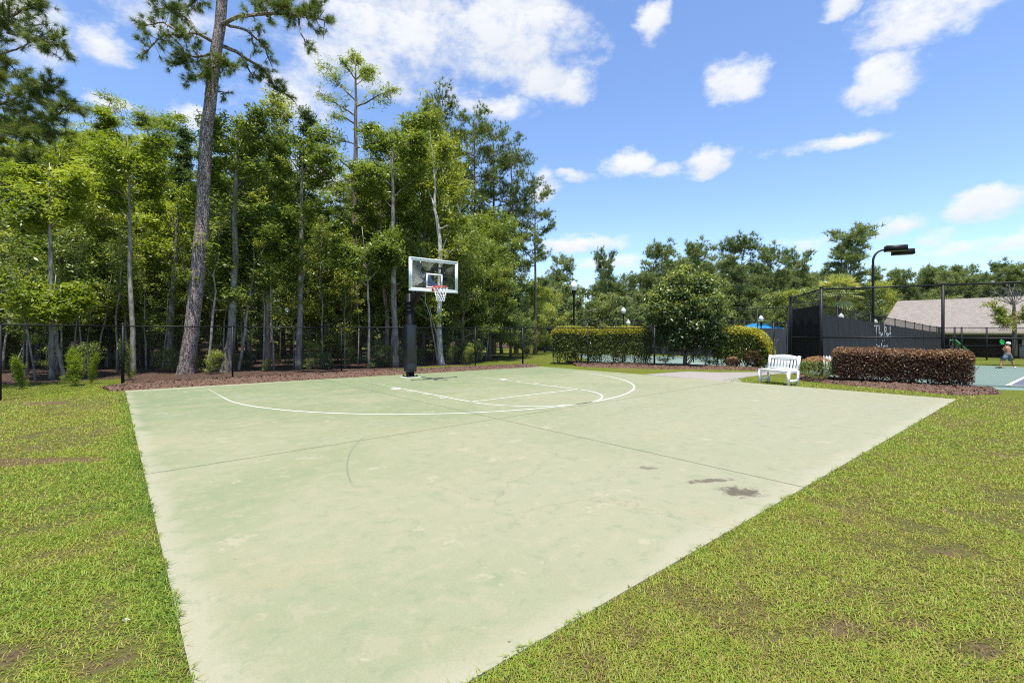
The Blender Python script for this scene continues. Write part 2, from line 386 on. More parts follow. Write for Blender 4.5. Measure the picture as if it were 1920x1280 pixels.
def circ3(p, q, r):
    A = 2 * np.array([q - p, r - p]); b = np.array([q @ q - p @ p, r @ r - p @ p]); c = np.linalg.solve(A, b); return c, np.linalg.norm(p - c)
_c, _r = circ3(G(692, 812)[:2], G(651, 880)[:2], G(664, 915)[:2]); _m = (G(692, 812)[:2] + G(664, 915)[:2]) / 2
ARC = (_c[0], _c[1], _r, _m[0], _m[1], np.linalg.norm(G(692, 812)[:2] - _m) * 1.02)

# ------------------------------------------------------------------ terrain and ground
def zt(x): return -0.030 * np.clip(-12.5 - np.asarray(x, float), 0, 33)
def W3(u, d, dz=0.0):
    p = W(u, d); p[2] = float(zt(p[0])) + dz; return p
SLAB = np.array([(7.80, -3.66), (-7.04, -2.66), (-7.28, 11.38), (7.92, 11.32)])
def vnoise(x, y, seed):
    """value noise on a lattice, used for where grass grows thin"""
    xi = np.floor(x).astype(int); yi = np.floor(y).astype(int); fx = x - xi; fy = y - yi
    fx = fx * fx * (3 - 2 * fx); fy = fy * fy * (3 - 2 * fy)
    def h(a, b):
        n = (a * 374761393 + b * 668265263 + seed * 974711) & 0x7fffffff
        n = ((n ^ (n >> 13)) * 1274126177) & 0x7fffffff
        return ((n ^ (n >> 16)) & 0xffff) / 65535.0
    return (h(xi, yi) * (1 - fx) + h(xi + 1, yi) * fx) * (1 - fy) + (h(xi, yi + 1) * (1 - fx) + h(xi + 1, yi + 1) * fx) * fy
DIRT = [(*G(30, 862)[:2], .75, .22), (*G(150, 860)[:2], .42, .16), (*G(300, 757)[:2], 0, 0), (*G(60, 755)[:2], 1.0, .3), (*G(1770, 1030)[:2], .22, .12),
        (*G(1820, 1208)[:2], .14, .08), (*G(1560, 1170)[:2], .2, .12), (*G(1720, 1165)[:2], .14, .07), (*G(10, 1225)[:2], .2, .15), (*G(175, 815)[:2], .25, .1), (*G(165, 1240)[:2], .2, .1)]
def bareness(x, y):
    n = .5 * vnoise(x * 1.1, y * 1.1, 1) + .3 * vnoise(x * 3.1, y * 3.1, 2) + .2 * vnoise(x * 8, y * 8, 3)
    b = np.clip((n - .58) / .25, 0, 1) * .6
    for (cx, cy, a, c) in DIRT:
        if a == 0: continue
        rx = (x - cx) * RT[0] + (y - cy) * RT[1]; ry = (x - cx) * FW[0] + (y - cy) * FW[1]
        q = np.sqrt((rx / a) ** 2 + (ry / c) ** 2) + (n - .5) * 2.4
        b = np.maximum(b, np.clip((1.0 - q) / .9, 0, 1) * .85)
    return b
def ground():
    xs = np.array([-900, -400, -200, -120, -80, -60, -45.5, -38, -30, -22, -16, -12.5] + list(np.arange(-12.3, 14.2, .14)) + [16, 20, 28, 40, 70, 150, 400, 900])
    ys = np.array([-900, -400, -200, -120, -80, -50, -35, -25, -18, -12, -9] + list(np.arange(-8, 20, .14)) + [22, 26, 34, 50, 90, 200, 500, 900])
    X, Y = np.meshgrid(xs, ys, indexing='ij'); Z = zt(X) - .014
    n1, n2 = X.shape; mb = MB(); i, j = np.meshgrid(np.arange(n1 - 1), np.arange(n2 - 1), indexing='ij')
    F = np.stack([i * n2 + j, (i + 1) * n2 + j, (i + 1) * n2 + j + 1, i * n2 + j + 1], -1).reshape(-1, 4)
    mb.add(np.stack([X, Y, Z], -1).reshape(-1, 3), F)
    t = NT('lawn_ground'); v = t.co(); b = t.attr('bare')
    n0 = t.noise(v, .7, 4); n1_ = t.noise(v, 9, 6, .7); n2_ = t.noise(t.map(v, (1, 1, 1), (4, 2, 0)), 70, 4, .7)
    g = t.mix(t.ss(n0, .35, .65), (.130, .165, .016), (.205, .215, .026))
    g = t.mix(t.ss(n1_, .38, .68), g, (.095, .130, .014))
    g = t.mix(t.ss(n2_, .42, .66), g, (.055, .070, .012))
    straw = t.mix(n2_, (.10, .080, .035), (.23, .185, .085))
    g = t.mix(t.ss(t.noise(v, 2.6, 6, .7), .50, .72, 0, .65), g, straw)
    soil = t.mix(t.noise(v, 38, 6, .8), (.060, .040, .022), (.205, .150, .085))
    col = t.mix(t.ss(t.math('MULTIPLY_ADD', t.math('SUBTRACT', n2_, .5), .7, b), .25, .7), g, soil)
    col = t.mix(t.attr('blades'), col, t.mix(n2_, (.052, .060, .017), (.150, .140, .055)))
    m = t.bsdf(col, .95, .1, 0, t.bump(n2_, .9, .03))
    o = mb.build('ground', m, smooth=True); tag(o, kind='structure')
    rr = np.hypot(X - CAM[0], Y - CAM[1]); bl = np.clip((19 - rr) / 3, 0, 1) * (1 - np.clip(bareness(X, Y) * 1.3, 0, 1)) * .8
    ca = ((X - CAM[0]) * FW[0] + (Y - CAM[1]) * FW[1]) / np.maximum(rr, .1); bl *= np.clip((ca + .09) / .1, 0, 1); bl = np.where((Y < -3) | (X < -8.6), 0, bl); q = o.data.attributes.new('blades', 'FLOAT', 'POINT'); q.data.foreach_set('value', bl.ravel().astype(np.float32))
    a = o.data.attributes.new('bare', 'FLOAT', 'POINT'); a.data.foreach_set('value', bareness(X, Y).ravel().astype(np.float32))
ground()
def sheet(name, pts, dz, mat, thick=0.0, kind='structure'):
    """flat laid surface following the terrain"""
    P = np.array([(p[0], p[1]) for p in pts]); Z = zt(P[:, 0]) + dz; mb = MB()
    V = np.c_[P, Z]; mb.poly(V)
    if thick:
        n = len(P); mb.add(np.r_[V, np.c_[P, Z - thick]], [[i, (i + 1) % n, (i + 1) % n + n, i + n] for i in range(n)])
    o = mb.build(name, mat); return tag(o, kind=kind)
MT['slab'] = slab_mat()
def dense_slab():
    o = sheet('basketball_court', SLAB[::-1], 0.0, MT['slab'], .12)
dense_slab()

# painted lines (sheets 4 mm above the slab), worn through in places
def line_mat():
    t = NT('worn_white_line'); v = t.co(); n = t.noise(v, 5, 7, .7); y = t.xyz(v)[1]
    worn = t.ss(t.math('MULTIPLY_ADD', y, .075, t.math('MULTIPLY_ADD', n, .55, .22)), .36, .66)
    return t.bsdf(t.mix(worn, (0.279, 0.298, 0.205), (0.577, 0.577, 0.530)), .6, .3)
MT['line'] = line_mat()
def strip(name, pts, w, closed=False, z=.004):
    P = np.asarray(pts, float)[:, :2]; T = unit(np.gradient(P, axis=0)); S = np.c_[-T[:, 1], T[:, 0]] * w / 2
    n = len(P); V = np.r_[np.c_[P + S, np.full(n, z)], np.c_[P - S, np.full(n, z)]]; mb = MB()
    mb.add(V, [[i, n + i, n + i + 1, i + 1] for i in range(n - 1)])
    return tag(mb.build(name, MT['line']), kind='structure')
th = np.linspace(0, pi, 60)
strip('three_point_line', np.r_[[(6.02, -2.6)], np.c_[6.02 * np.cos(th), 6.02 * np.sin(th)], [(-6.02, -2.1)]], .050)
strip('lane_line', [(1.83, -1.5), (1.83, 1), (1.83, 4.19)], .042); strip('lane_line', [(-1.83, -1.5), (-1.83, 1), (-1.83, 4.19)], .042)
strip('free_throw_line', [(1.80, 4.19), (0, 4.19), (-1.80, 4.19)], .045)
strip('free_throw_circle', np.c_[1.83 * np.cos(th), 4.19 + 1.83 * np.sin(th)][1:-1], .045)
def marks():
    mb = MB()
    for s in (1, -1):
        for y, wy, wx in ((.62, .30, .24), (1.50, .05, .2), (2.35, .05, .2), (3.2, .05, .2)):
            x0, x1 = sorted((s * 1.857, s * (1.857 + wx)))
            mb.add([(x0, y, .004), (x1, y, .004), (x1, y + wy, .004), (x0, y + wy, .004)], [[0, 1, 2, 3]])
    tag(mb.build('lane_block_marking', MT['line']), kind='structure')
marks()

# path, beds, tennis courts, woodland floor
t = NT('path_concrete'); v = t.co(); n = t.noise(v, 1.6, 6, .6); n2 = t.noise(v, 45, 4, .7)
MT['path'] = t.bsdf(t.mix(n2, t.mix(n, (0.221, 0.202, 0.184), (0.276, 0.248, 0.230)), (0.267, 0.244, 0.225)), .85, .2, 0, t.bump(n2, .15, .006))
path_px = [(1209, 701.4), (1250, 698.6), (1288, 696), (1347, 697.6), (1420, 697), (1470, 695), (1478, 699), (1450, 701), (1422, 703.6), (1400, 706), (1384, 709.5), (1389, 712.5), (1397, 715.5)]
pp = [G(u, v_)[:2] for u, v_ in path_px]
pp[0] = np.array([-7.245, pp[0][1]]); pp[-1] = np.array([-7.245, pp[-1][1]])
sheet('path', pp[::-1], -.004, MT['path'], .1)
def mulch_mat():
    t = NT('pine_bark_mulch'); v = t.co(); n = t.noise(v, 7, 6, .75); vo = t.voro(t.map(v, (1, 1.8, 1)), 26); s = t.voro(t.map(v, (1.7, 1, 1), (3, 1, 0)), 34)
    col = t.ramp(t.math('MULTIPLY_ADD', n, .5, t.math('MULTIPLY', t.xyz(vo.outputs['Color'])[0], .6)), [(.1, (.060, .036, .024)), (.5, (.215, .125, .088)), (.95, (.38, .255, .19))])
    return t.bsdf(col, .95, .1, 0, t.bump(t.math('ADD', vo.outputs['Distance'], s.outputs['Distance']), 1.0, .05))
MT['mulch'] = mulch_mat()
def ribbon_bed(name, inner, outer, mat, h, seed, n=90, m=7, dz=-.02):
    """low mounded bed between two edge lines"""
    rng = np.random.default_rng(seed)
    def rs(L):
        L = np.asarray(L, float)[:, :2]; s = np.r_[0, np.cumsum(np.linalg.norm(np.diff(L, axis=0), axis=1))]; q = np.linspace(0, s[-1], n)
        return np.c_[np.interp(q, s, L[:, 0]), np.interp(q, s, L[:, 1])]
    A, B = rs(inner), rs(outer); q = np.linspace(0, 1, m)
    P = A[:, None] * (1 - q)[None, :, None] + B[:, None] * q[None, :, None]
    P = P + rng.normal(0, .025, P.shape)
    Z = zt(P[..., 0]) + dz + h * np.sin(pi * q)[None, :] ** .6 + rng.normal(0, h * .14, P.shape[:2])
    Z[:, 0] = zt(P[:, 0, 0]) - .045; Z[:, -1] = zt(P[:, -1, 0]) - .045
    i, j = np.meshgrid(np.arange(n - 1), np.arange(m - 1), indexing='ij'); mb = MB()
    mb.add(np.concatenate([P, Z[..., None]], -1).reshape(-1, 3), np.stack([i * m + j, (i + 1) * m + j, (i + 1) * m + j + 1, i * m + j + 1], -1).reshape(-1, 4))
    # loose chips
    k = n * 26; a = rng.integers(0, n - 1, k); b = rng.uniform(0, 1, k); C = A[a] * (1 - b)[:, None] + B[a] * b[:, None] + rng.normal(0, .05, (k, 2))
    C3 = np.c_[C, zt(C[:, 0]) + dz + h * np.sin(pi * b) ** .6 + .008]
    leaves(mb, C3, .075, .035, rng, .9)
    return tag(mb.build(name, mat), kind='structure')
FA, FB, FC, FD, FE = W(0, 11.25), W(230, 14.96), W(640, 19.1), W(891, 22.3), W(980, 23.0)
FG, FH = W(1102, 22.7), W(1227, 21.7)
FB2 = np.array([7.8, -5.6, 0])
ribbon_bed('mulch_bed', [(8.1, -3.72), (7.7, -3.70), (0, -3.15), (-7.0, -2.70)], [(8.3, -5.0), (7.8, -5.9), (1.0, -5.75), (-7.1, -4.2)], MT['mulch'], .09, 1, 150)
ribbon_bed('mulch_bed', [G(1085, 687), G(1160, 690), G(1240, 692), G(1330, 692.5), G(1440, 694)], [W(1060, 26), W(1150, 25), W(1240, 23.6), W(1340, 22.4), W(1440, 20.6)], MT['mulch'], .10, 2, 90)
ribbon_bed('mulch_bed', [G(1500, 713), G(1600, 723), G(1700, 732), G(1800, 742), G(1880, 738)], [W(1500, 18.0), W(1570, 16.6), W(1680, 15.4), W(1780, 14.3), W(1850, 13.6)], MT['mulch'], .10, 3, 70)
def litter_mat():
    t = NT('leaf_litter'); v = t.co(); n = t.noise(v, 4, 6, .7); vo = t.voro(v, 22)
    col = t.ramp(t.math('MULTIPLY_ADD', t.xyz(vo.outputs['Color'])[0], .6, t.math('MULTIPLY', n, .45)), [(.1, (.022, .014, .010)), (.5, (.075, .046, .032)), (.95, (.20, .135, .10))])
    return t.bsdf(col, .95, .1, 0, t.bump(vo.outputs['Distance'], .8, .05))
MT['litter'] = litter_mat()
woods_edge = [(30, 6), W(-330, 13), W(-120, 13.6), W(0, 14.6), W(90, 15.2), W(170, 16.0), W(232, 16.6), (7.75, -6.6), (7.0, -5.75), (1.0, -5.55), W(800, 22.2), W(868, 23.0), W(900, 25.5), W(945, 31), W(985, 41), W(1000, 60), W(900, 140), W(200, 160), W(-800, 120), W(-900, 40)]
sheet('woodland_floor', [p[:2] for p in woods_edge], -.009, MT['litter'])
def court_mat(name, a, b):
    t = NT(name); v = t.co(); n = t.noise(v, .5, 5, .6); n2 = t.noise(v, 30, 3)
    return t.bsdf(t.mix(n2, t.mix(n, a, b), tuple(x * 1.08 for x in b)), .75, .3)
MT['tennis_green'] = court_mat('tennis_green', (.11, .168, .137), (.145, .20, .164)); MT['tennis_blue'] = court_mat('tennis_blue', (.085, .095, .125), (.11, .12, .15))
MT['tennis_line'] = plain('tennis_line', (.78, .78, .76), .6)
C1 = W(1540, 16.0); C2 = W(1768, 14.5); CD = unit((C2 - C1)[:2])       # near tennis fence line
C0 = W(1482, 19.75)
nx = np.array([CD[1], -CD[0]]) if CD[1] < 0 else np.array([-CD[1], CD[0]])
def TC(a, b):                                                            # tennis-court frame: a along the near fence, b away from it
    n_ = np.array([-.93, -.36]); n_ = np.array([-CD[1], CD[0]]); n_ = n_ if n_[0] < 0 else -n_
    p = C1[:2] + CD * a + n_ * b; return p
LC = [W(1108, 25.2)[:2], W(1075, 41)[:2], W(1340, 39)[:2], W(1500, 38)[:2], W(1481, 20.3)[:2], W(1330, 22.7)[:2], W(1220, 24.0)[:2]]
def clip_half(P, x0, keep_less=True):
    out = []; P = [np.asarray(p, float) for p in P]
    for i in range(len(P)):
        a, b = P[i], P[(i + 1) % len(P)]; ia, ib = (a[0] <= x0) == keep_less, (b[0] <= x0) == keep_less
        if ia: out.append(a)
        if ia != ib: out.append(a + (b - a) * (x0 - a[0]) / (b[0] - a[0]))
    return out
def laid(name, P, dz, mat):
    for k in (True, False):
        Q = clip_half(P, -12.5, k)
        if len(Q) > 2: sheet(name, Q, dz, mat)
laid('tennis_court', LC, -.009, MT['tennis_green'])
def GT(u, v, dz=0.0):
    p = G(u, v)
    for _ in range(6): p = G(u, v, float(zt(p[0])) + dz)
    return p
laid('tennis_court', [(-10.4, 7.9), (-13.5, 5.75), (-39, 5.75), (-39, 34), (-12, 34), GT(2050, 733)[:2], GT(1920, 731)[:2], GT(1826, 729)[:2]], -.009, MT['tennis_green'])
k0, k1, k2 = GT(1889, 722.5)[:2], GT(1920, 707.5)[:2], GT(1990, 724)[:2]
e1 = k0 + (k1 - k0) * 2.6
laid('tennis_court_panel', [k0, k2, k2 + (e1 - k0), e1], -.004, MT['tennis_blue'])
def court_line(a, b, w=.06):
    a, b = np.asarray(a[:2], float), np.asarray(b[:2], float); t_ = unit(b - a); s_ = np.array([-t_[1], t_[0]]) * w / 2
    laid('tennis_court_line', [a + s_, a - s_, b - s_, b + s_], 0.001, MT['tennis_line'])
court_line(k0, e1, .09); court_line(k0, k2, .07)
court_line(GT(1130, 672), GT(1290, 674)); court_line(GT(1290, 681), GT(1420, 677)); court_line(GT(1240, 668), GT(1420, 669))

# ------------------------------------------------------------------ trees
def curve_pts(p0, d0, L, n, droop, wob, rng):
    """points of a limb leaving p0 along d0, bending by droop (up > 0)"""
    P = [np.array(p0, float)]; d = unit(d0)
    for k in range(n):
        d = unit(d + np.array([0, 0, droop / n]) + rng.normal(0, wob, 3)); P.append(P[-1] + d * L / n)
    return np.array(P)
def skeleton(rng, H, r0, lean=(0, 0), c0=.3, c1=.97, nl=30, reach=None, elev=None, droop=.2, sub=4, subl=.35, wob=.10, tw=.05, sides=8, flare=1.5, lr=.30, clumps_per=1):
    """trunk with limbs; returns the wood mesh and the foliage clump points (position, outward direction)"""
    mb = MB(); n = 12; t = np.linspace(0, 1, n)
    wv = np.cumsum(rng.normal(0, tw, (n, 2)), 0); wv -= wv[0]
    path = np.c_[lean[0] * t + wv[:, 0] * t, lean[1] * t + wv[:, 1] * t, H * t]
    path[0, 2] = -.12
    rad = r0 * (1 - t * .93) ** .85; rad[0] *= flare
    tube(mb, path, rad, sides)
    pos, dirs = [], []
    def at(q): return np.array([np.interp(q, t, path[:, k]) for k in range(3)]), np.interp(q, t, rad)
    az = rng.uniform(0, 6.28)
    for i in range(nl):
        q = c0 + (c1 - c0) * ((i + rng.uniform(0, 1)) / nl); s = (q - c0) / (1 - c0)
        az += 2.4 + rng.normal(0, .5); p, r = at(q); L = reach(s) * rng.uniform(.65, 1.15); e = elev(s) + rng.normal(0, .15)
        d = np.array([math.cos(az) * math.cos(e), math.sin(az) * math.cos(e), math.sin(e)])
        nseg = 5; P = curve_pts(p, d, L, nseg, droop, wob, rng); rr = max(.012, min(r * .6, lr * .12 * L))
        tube(mb, P, np.linspace(rr, rr * .25, len(P)), 5, False)
        for k in range(2, len(P)):
            pos.append(P[k]); dirs.append(unit(P[k] - P[k - 1]))
        for m in range(sub):
            f = rng.uniform(.3, .95); k = min(int(f * nseg), nseg - 1); b = P[k] + (P[k + 1] - P[k]) * (f * nseg - k)
            base = unit(P[k + 1] - P[k]); sd = unit(base * .7 + rvec(rng, 1)[0] * np.array([1, 1, .5]) * .9)
            Q = curve_pts(b, sd, L * subl * rng.uniform(.6, 1.2), 3, droop * .6, wob, rng)
            tube(mb, Q, np.linspace(rr * .4, rr * .14, 4), 4, False)
            for kk in (2, 3): pos.append(Q[kk]); dirs.append(unit(Q[kk] - Q[kk - 1]))
    pos.append(path[-1]); dirs.append(np.array([0, 0, 1.]))
    return mb, np.array(pos), np.array(dirs)
def foliage(rng, pos, dirs, n, cr, flat, L, w, upb=.6, drop=0.0):
    """n leaves spread in clumps of radius cr round the clump points"""
    k = rng.integers(0, len(pos), n); off = rng.normal(0, 1, (n, 3)) * cr * .46
    size = rng.uniform(.35, 1.35, len(pos))[k][:, None]; off = off * size; off[:, 2] = off[:, 2] * flat - drop * np.linalg.norm(off[:, :2], axis=1)
    mb = MB(); leaves(mb, pos[k] + off, L, w, rng, upb); return mb
def tree_proto(name, wood, crown, bark_m, leaf_m, label=None, cat='tree', group=None, sm=True):
    r = thing(name, label, cat, (0, 0, 0), 0, group)
    wood.build('trunk', MT[bark_m], r, True); crown.build('crown', MT[leaf_m], r)
    return r
PROTO = {}
MT['leaf_lime'] = leaf_mat('leaf_lime', [(.13, .20, .015), (.25, .33, .022), (.36, .42, .04)], .4, .01)
def broad(key, seed, H, r0, R0, leafm, barkm, n, c0=.28, cr=.42, L=.17, w=.060, flat=.75, nl=34, el=(.25, 1.0), prof='oval', sub=4, droop=.25, name='broadleaf_tree', upb=.3, subl=.35, tw=.05):
    rng = np.random.default_rng(seed)
    pf = {'oval': lambda s: R0 * (.45 + .75 * math.sin(pi * min(1, .12 + s * .86))), 'cone': lambda s: R0 * (1.12 - s * .95), 'top': lambda s: R0 * (.35 + 1.0 * s * (1.25 - s * .75)), 'col': lambda s: R0 * (.85 - .45 * s)}[prof]
    wood, pos, dirs = skeleton(rng, H, r0, (rng.normal(0, .4), rng.normal(0, .4)), c0, .97, nl, pf, lambda s: el[0] + (el[1] - el[0]) * s, droop, sub, subl, tw=tw)
    fo = foliage(rng, pos, dirs, n, cr, flat, L, w, upb); H = float(np.percentile(np.concatenate(fo.v)[:, 2], 99.3))
    PROTO[key] = (name, wood.mesh(name + '_trunk', True), fo.mesh(name + '_crown'), barkm, leafm, H)
def pine(key, seed, H, r0, R0, n, c0=.5, nl=22, K=16, NL=.30, nw=.022, cr=.5, leafm='needle', prof='round', barkm='bark_brown', flat=.6):
    rng = np.random.default_rng(seed)
    pf = {'round': lambda s: R0 * (.55 + .6 * math.sin(pi * min(1, .15 + s * .8))), 'cone': lambda s: R0 * (1.1 - .8 * s), 'sparse': lambda s: R0 * (.6 + .5 * math.sin(pi * s) + .2 * math.sin(9 * s))}[prof]
    wood, pos, dirs = skeleton(rng, H, r0, (rng.normal(0, .5), rng.normal(0, .5)), c0, .97, nl, pf, lambda s: -.05 + .75 * s, .35, 5, .33)
    k = rng.integers(0, len(pos), n); off = rng.normal(0, 1, (n, 3)) * cr * .5; off[:, 2] *= flat
    off *= .8; mb = MB(); tufts(mb, pos[k] + off, dirs[k] + np.array([0, 0, .7]), K, NL, nw, rng)
    H = float(np.percentile(np.concatenate(mb.v)[:, 2], 99.3))
    PROTO[key] = ('pine_tree', wood.mesh('pine_trunk', True), mb.mesh('pine_crown'), barkm, leafm, H)
broad('cypress', 11, 13.5, .16, 2.3, 'leaf_yellow', 'bark_grey', 34000, .16, .46, .20, .036, .32, 46, (-.05, .55), 'cone', 5, -.12, 'cypress_tree', .45, .42)
broad('cypress_b', 12, 13.5, .15, 2.7, 'leaf_yellow', 'bark_grey', 34000, .22, .50, .20, .036, .35, 42, (.0, .7), 'oval', 5, -.10, 'cypress_tree', .45, .42)
broad('slim', 13, 13.0, .12, 1.55, 'leaf_mid', 'bark_grey', 18000, .30, .36, .17, .058, .8, 34, (.35, 1.1), 'oval', 4)
broad('slim_b', 14, 13.0, .11, 1.35, 'leaf_dark', 'bark_grey', 18000, .25, .36, .17, .058, .8, 34, (.3, 1.1), 'col', 4)
broad('airy', 15, 13.0, .13, 2.3, 'leaf_light', 'bark_pale', 15500, .34, .38, .17, .058, .7, 30, (.4, 1.15), 'top', 5)
broad('dense', 16, 10.0, .14, 2.7, 'leaf_mid', 'bark_brown', 27000, .12, .5, .17, .060, .8, 44, (.15, .95), 'oval', 5)
broad('dense_dark', 17, 10.0, .14, 2.5, 'leaf_dark', 'bark_brown', 27000, .12, .5, .17, .060, .8, 44, (.15, .95), 'oval', 5)
broad('dense_light', 18, 8.0, .12, 2.4, 'leaf_light', 'bark_grey', 24000, .08, .48, .18, .062, .75, 44, (.1, .85), 'oval', 5)
broad('sapling', 19, 5.5, .035, .85, 'leaf_mid', 'stem', 1500, .30, .30, .13, .04, .7, 14, (.3, .9), 'oval', 3, .2, 'sapling', .6, .4, .09)
broad('sapling_b', 20, 6.5, .04, .75, 'leaf_light', 'stem', 1100, .45, .28, .13, .04, .7, 12, (.5, 1.1), 'top', 3, .2, 'sapling', .6, .4, .12)
broad('shrub', 21, 1.7, .03, .85, 'leaf_mid', 'stem', 3200, .05, .26, .11, .035, .8, 22, (.3, 1.0), 'oval', 3, .2, 'shrub')
broad('shrub_y', 22, 1.5, .02, .50, 'leaf_lime', 'stem', 3400, .03, .15, .19, .020, 2.2, 26, (.9, 1.35), 'oval', 3, .2, 'shrub', .0)
pine('pine', 31, 18, .19, 2.3, 1500, .52, 26, 16, .34, .03, .55)
pine('pine_b', 32, 18, .17, 2.6, 1250, .40, 26, 16, .34, .03, .6, prof='sparse')
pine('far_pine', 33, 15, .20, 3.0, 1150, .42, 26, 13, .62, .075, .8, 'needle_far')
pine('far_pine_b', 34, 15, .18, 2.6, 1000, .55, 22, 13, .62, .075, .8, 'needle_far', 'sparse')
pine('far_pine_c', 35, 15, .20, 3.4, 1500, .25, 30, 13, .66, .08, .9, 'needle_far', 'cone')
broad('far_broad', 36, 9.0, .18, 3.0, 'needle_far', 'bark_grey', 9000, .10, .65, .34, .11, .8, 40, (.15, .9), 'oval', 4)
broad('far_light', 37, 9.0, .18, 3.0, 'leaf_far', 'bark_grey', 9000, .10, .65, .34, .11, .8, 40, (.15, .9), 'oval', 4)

tree_rng = np.random.default_rng(77)
def plant(key, u, d, top=None, label=None, group=None, H=None, wide=1.0, rz=None, cat=None, bark_m=None, leaf_m=None, lean=0.0, name=None):
    """a tree of the given kind; top = photo row its tip reaches (surveyed), else H metres"""
    nm, tm, cm, b, l, H0 = PROTO[key]
    p = W3(u, d)
    if H is None: H = (CAM[2] + (HOR - top) * d / FOC) - p[2]
    s = H / H0
    cat = cat or ('shrub' if 'shrub' in nm else 'sapling' if nm == 'sapling' else 'tree')
    o = thing(name or nm, label, cat, p, tree_rng.uniform(0, 6.28) if rz is None else rz, group)
    sw = wide * (s if s < 1 else s ** .5)
    o.scale = (sw, sw, s); o.rotation_euler.x = lean
    for part, me, mat in (('trunk', tm, bark_m or b), ('crown', cm, leaf_m or l)):
        if not me.materials: me.materials.append(MT[mat])
        c = link(part, me, o)
        if me.materials[0] != MT[mat]:
            c.material_slots[0].link = 'OBJECT'; c.material_slots[0].material = MT[mat]
    return o

# -- the woodland edge, tree by tree
plant('cypress', 8, 25, 238, 'yellow-green feathery cypress at the left end of the wood', wide=1.2)
plant('cypress_b', 112, 26, 222, 'yellow-green cypress with a broad layered crown behind the two bright fence-side shrubs', wide=1.15)
plant('cypress', 186, 24.5, 214, 'tallest bright yellow cypress left of the leaning pine', wide=1.05)
plant('cypress_b', 262, 27, 198, 'flat-topped yellow-green cypress, second tree left of the leaning pine', wide=1.0)
plant('cypress', -75, 24, 215, 'feathery cypress standing at the very left edge of the photo', wide=1.2)
plant('slim_b', 336, 25, 246, 'dark glossy broadleaf tree just left of the leaning pine trunk', wide=1.0)
plant('slim', 432, 25.5, 205, 'slender loose-crowned tree immediately right of the leaning pine trunk', wide=1.25)
plant('airy', 506, 27, 158, 'tall thin-crowned tree with fanned upright limbs right of the leaning pine', wide=1.0)
plant('slim_b', 566, 24, 214, 'slim dark tree with a straight grey trunk midway between leaning pine and hoop', wide=.95)
plant('slim', 738, 23.5, 232, 'slim tree with a clean grey trunk just left of the hoop post', wide=1.0)
plant('dense_light', 792, 26.5, 222, 'yellowish tree crown rising directly above the backboard', wide=.95)
plant('pine', 826, 33, 178, 'dark pine whose tip is the highest behind the backboard', wide=1.1)
plant('pine_b', 886, 32, 200, 'tall pine right of the backboard with a ragged top', wide=1.0)
plant('pine', 925, 34, 228, 'straight pine between two taller neighbours near the wood\'s right end', wide=1.0)
plant('pine_b', 968, 33, 262, 'pine with bare twin trunks near the right end of the tall wood', wide=1.0)
plant('pine', 1003, 35, 330, 'outermost pine at the right end of the tall wood, boughs reaching right', wide=1.0)
plant('dense', 868, 25, 428, 'bushy mid-green tree just right of the hoop', wide=1.0)
plant('dense', 918, 27, 452, 'rounded green tree behind the fence post right of the hoop', wide=1.1)
plant('dense_dark', 958, 29, 462, 'dark leafy tree beside the lawn at the end of the wood', wide=1.0)
plant('dense_light', 988, 37, 532, 'bright lime-green tree beside the back lawn left of the globe lamp', wide=1.2)
plant('dense_light', 1022, 43, 540, 'second bright lime-green tree, nearer the globe lamp', wide=1.1)
plant('dense_light', 988, 31.5, 596, 'low olive-green bush standing on the lawn behind the fence corner', name='shrub', cat='shrub', wide=1.0, leaf_m='hedge')

for (u, d, top, k, lb, w) in [
    (-20, 21.5, 430, 'dense_light', 'sunlit pale-green understory tree at the extreme left behind the fence', 1.1),
    (72, 22.5, 372, 'dense_light', 'sunlit light-green understory tree behind the fence, second from the left edge', 1.15),
    (150, 21.0, 452, 'dense', 'rounded mid-green understory tree behind the largest bright shrub', 1.0),
    (205, 22.5, 345, 'dense_light', 'tall sunlit light-green understory tree left of the fence corner post', 1.1),
    (285, 22.0, 440, 'dense', 'leafy mid-green understory tree between corner post and leaning pine', 1.0),
    (395, 23.5, 430, 'dense', 'leafy understory tree close on the right of the leaning pine', .9),
    (470, 24.0, 470, 'dense_dark', 'dark leafy understory tree right of the thin slanting pale stem', .9),
    (610, 24.5, 440, 'dense_light', 'bright yellow-green understory tree left of the tall sparse cypress', 1.0),
    (690, 25.0, 455, 'dense', 'leafy understory tree just right of the tall sparse cypress', .9)]:
    plant(k, u, d, top, lb, wide=w)
G1 = 'slender trees crowding the wood behind the low fence'
def wood_fill():
    kinds = ['slim', 'slim_b', 'dense', 'cypress', 'dense_dark', 'airy', 'slim', 'cypress_b']
    L1 = 'slender tree crowded among others deep in the wood behind the low fence'
    rows = [(30, 30, 300, 345, 70, -330, 930), (37, 22, 300, 370, 75, -420, 950), (47, 20, 330, 390, 70, -520, 965), (60, 18, 350, 420, 70, -500, 980)]
    for d, n, t0, t1, j, ua, ub in rows:
        for i in range(n):
            u = ua + (ub - ua) * (i + tree_rng.uniform(.1, .9)) / n; dd = d + tree_rng.uniform(-2.5, 2.5)
            top = tree_rng.uniform(t0, t1)
            if 575 < u < 655: top = max(top, 395)
            if u < 330: top -= 40
            if u > 860: top = max(top, 400)
            k = kinds[tree_rng.integers(0, len(kinds))]
            if u < 330 and tree_rng.uniform() < .75: k = ['cypress', 'cypress_b', 'airy'][i % 3]
            plant(k, u, dd, top, L1, G1, wide=tree_rng.uniform(.95, 1.3))
wood_fill()
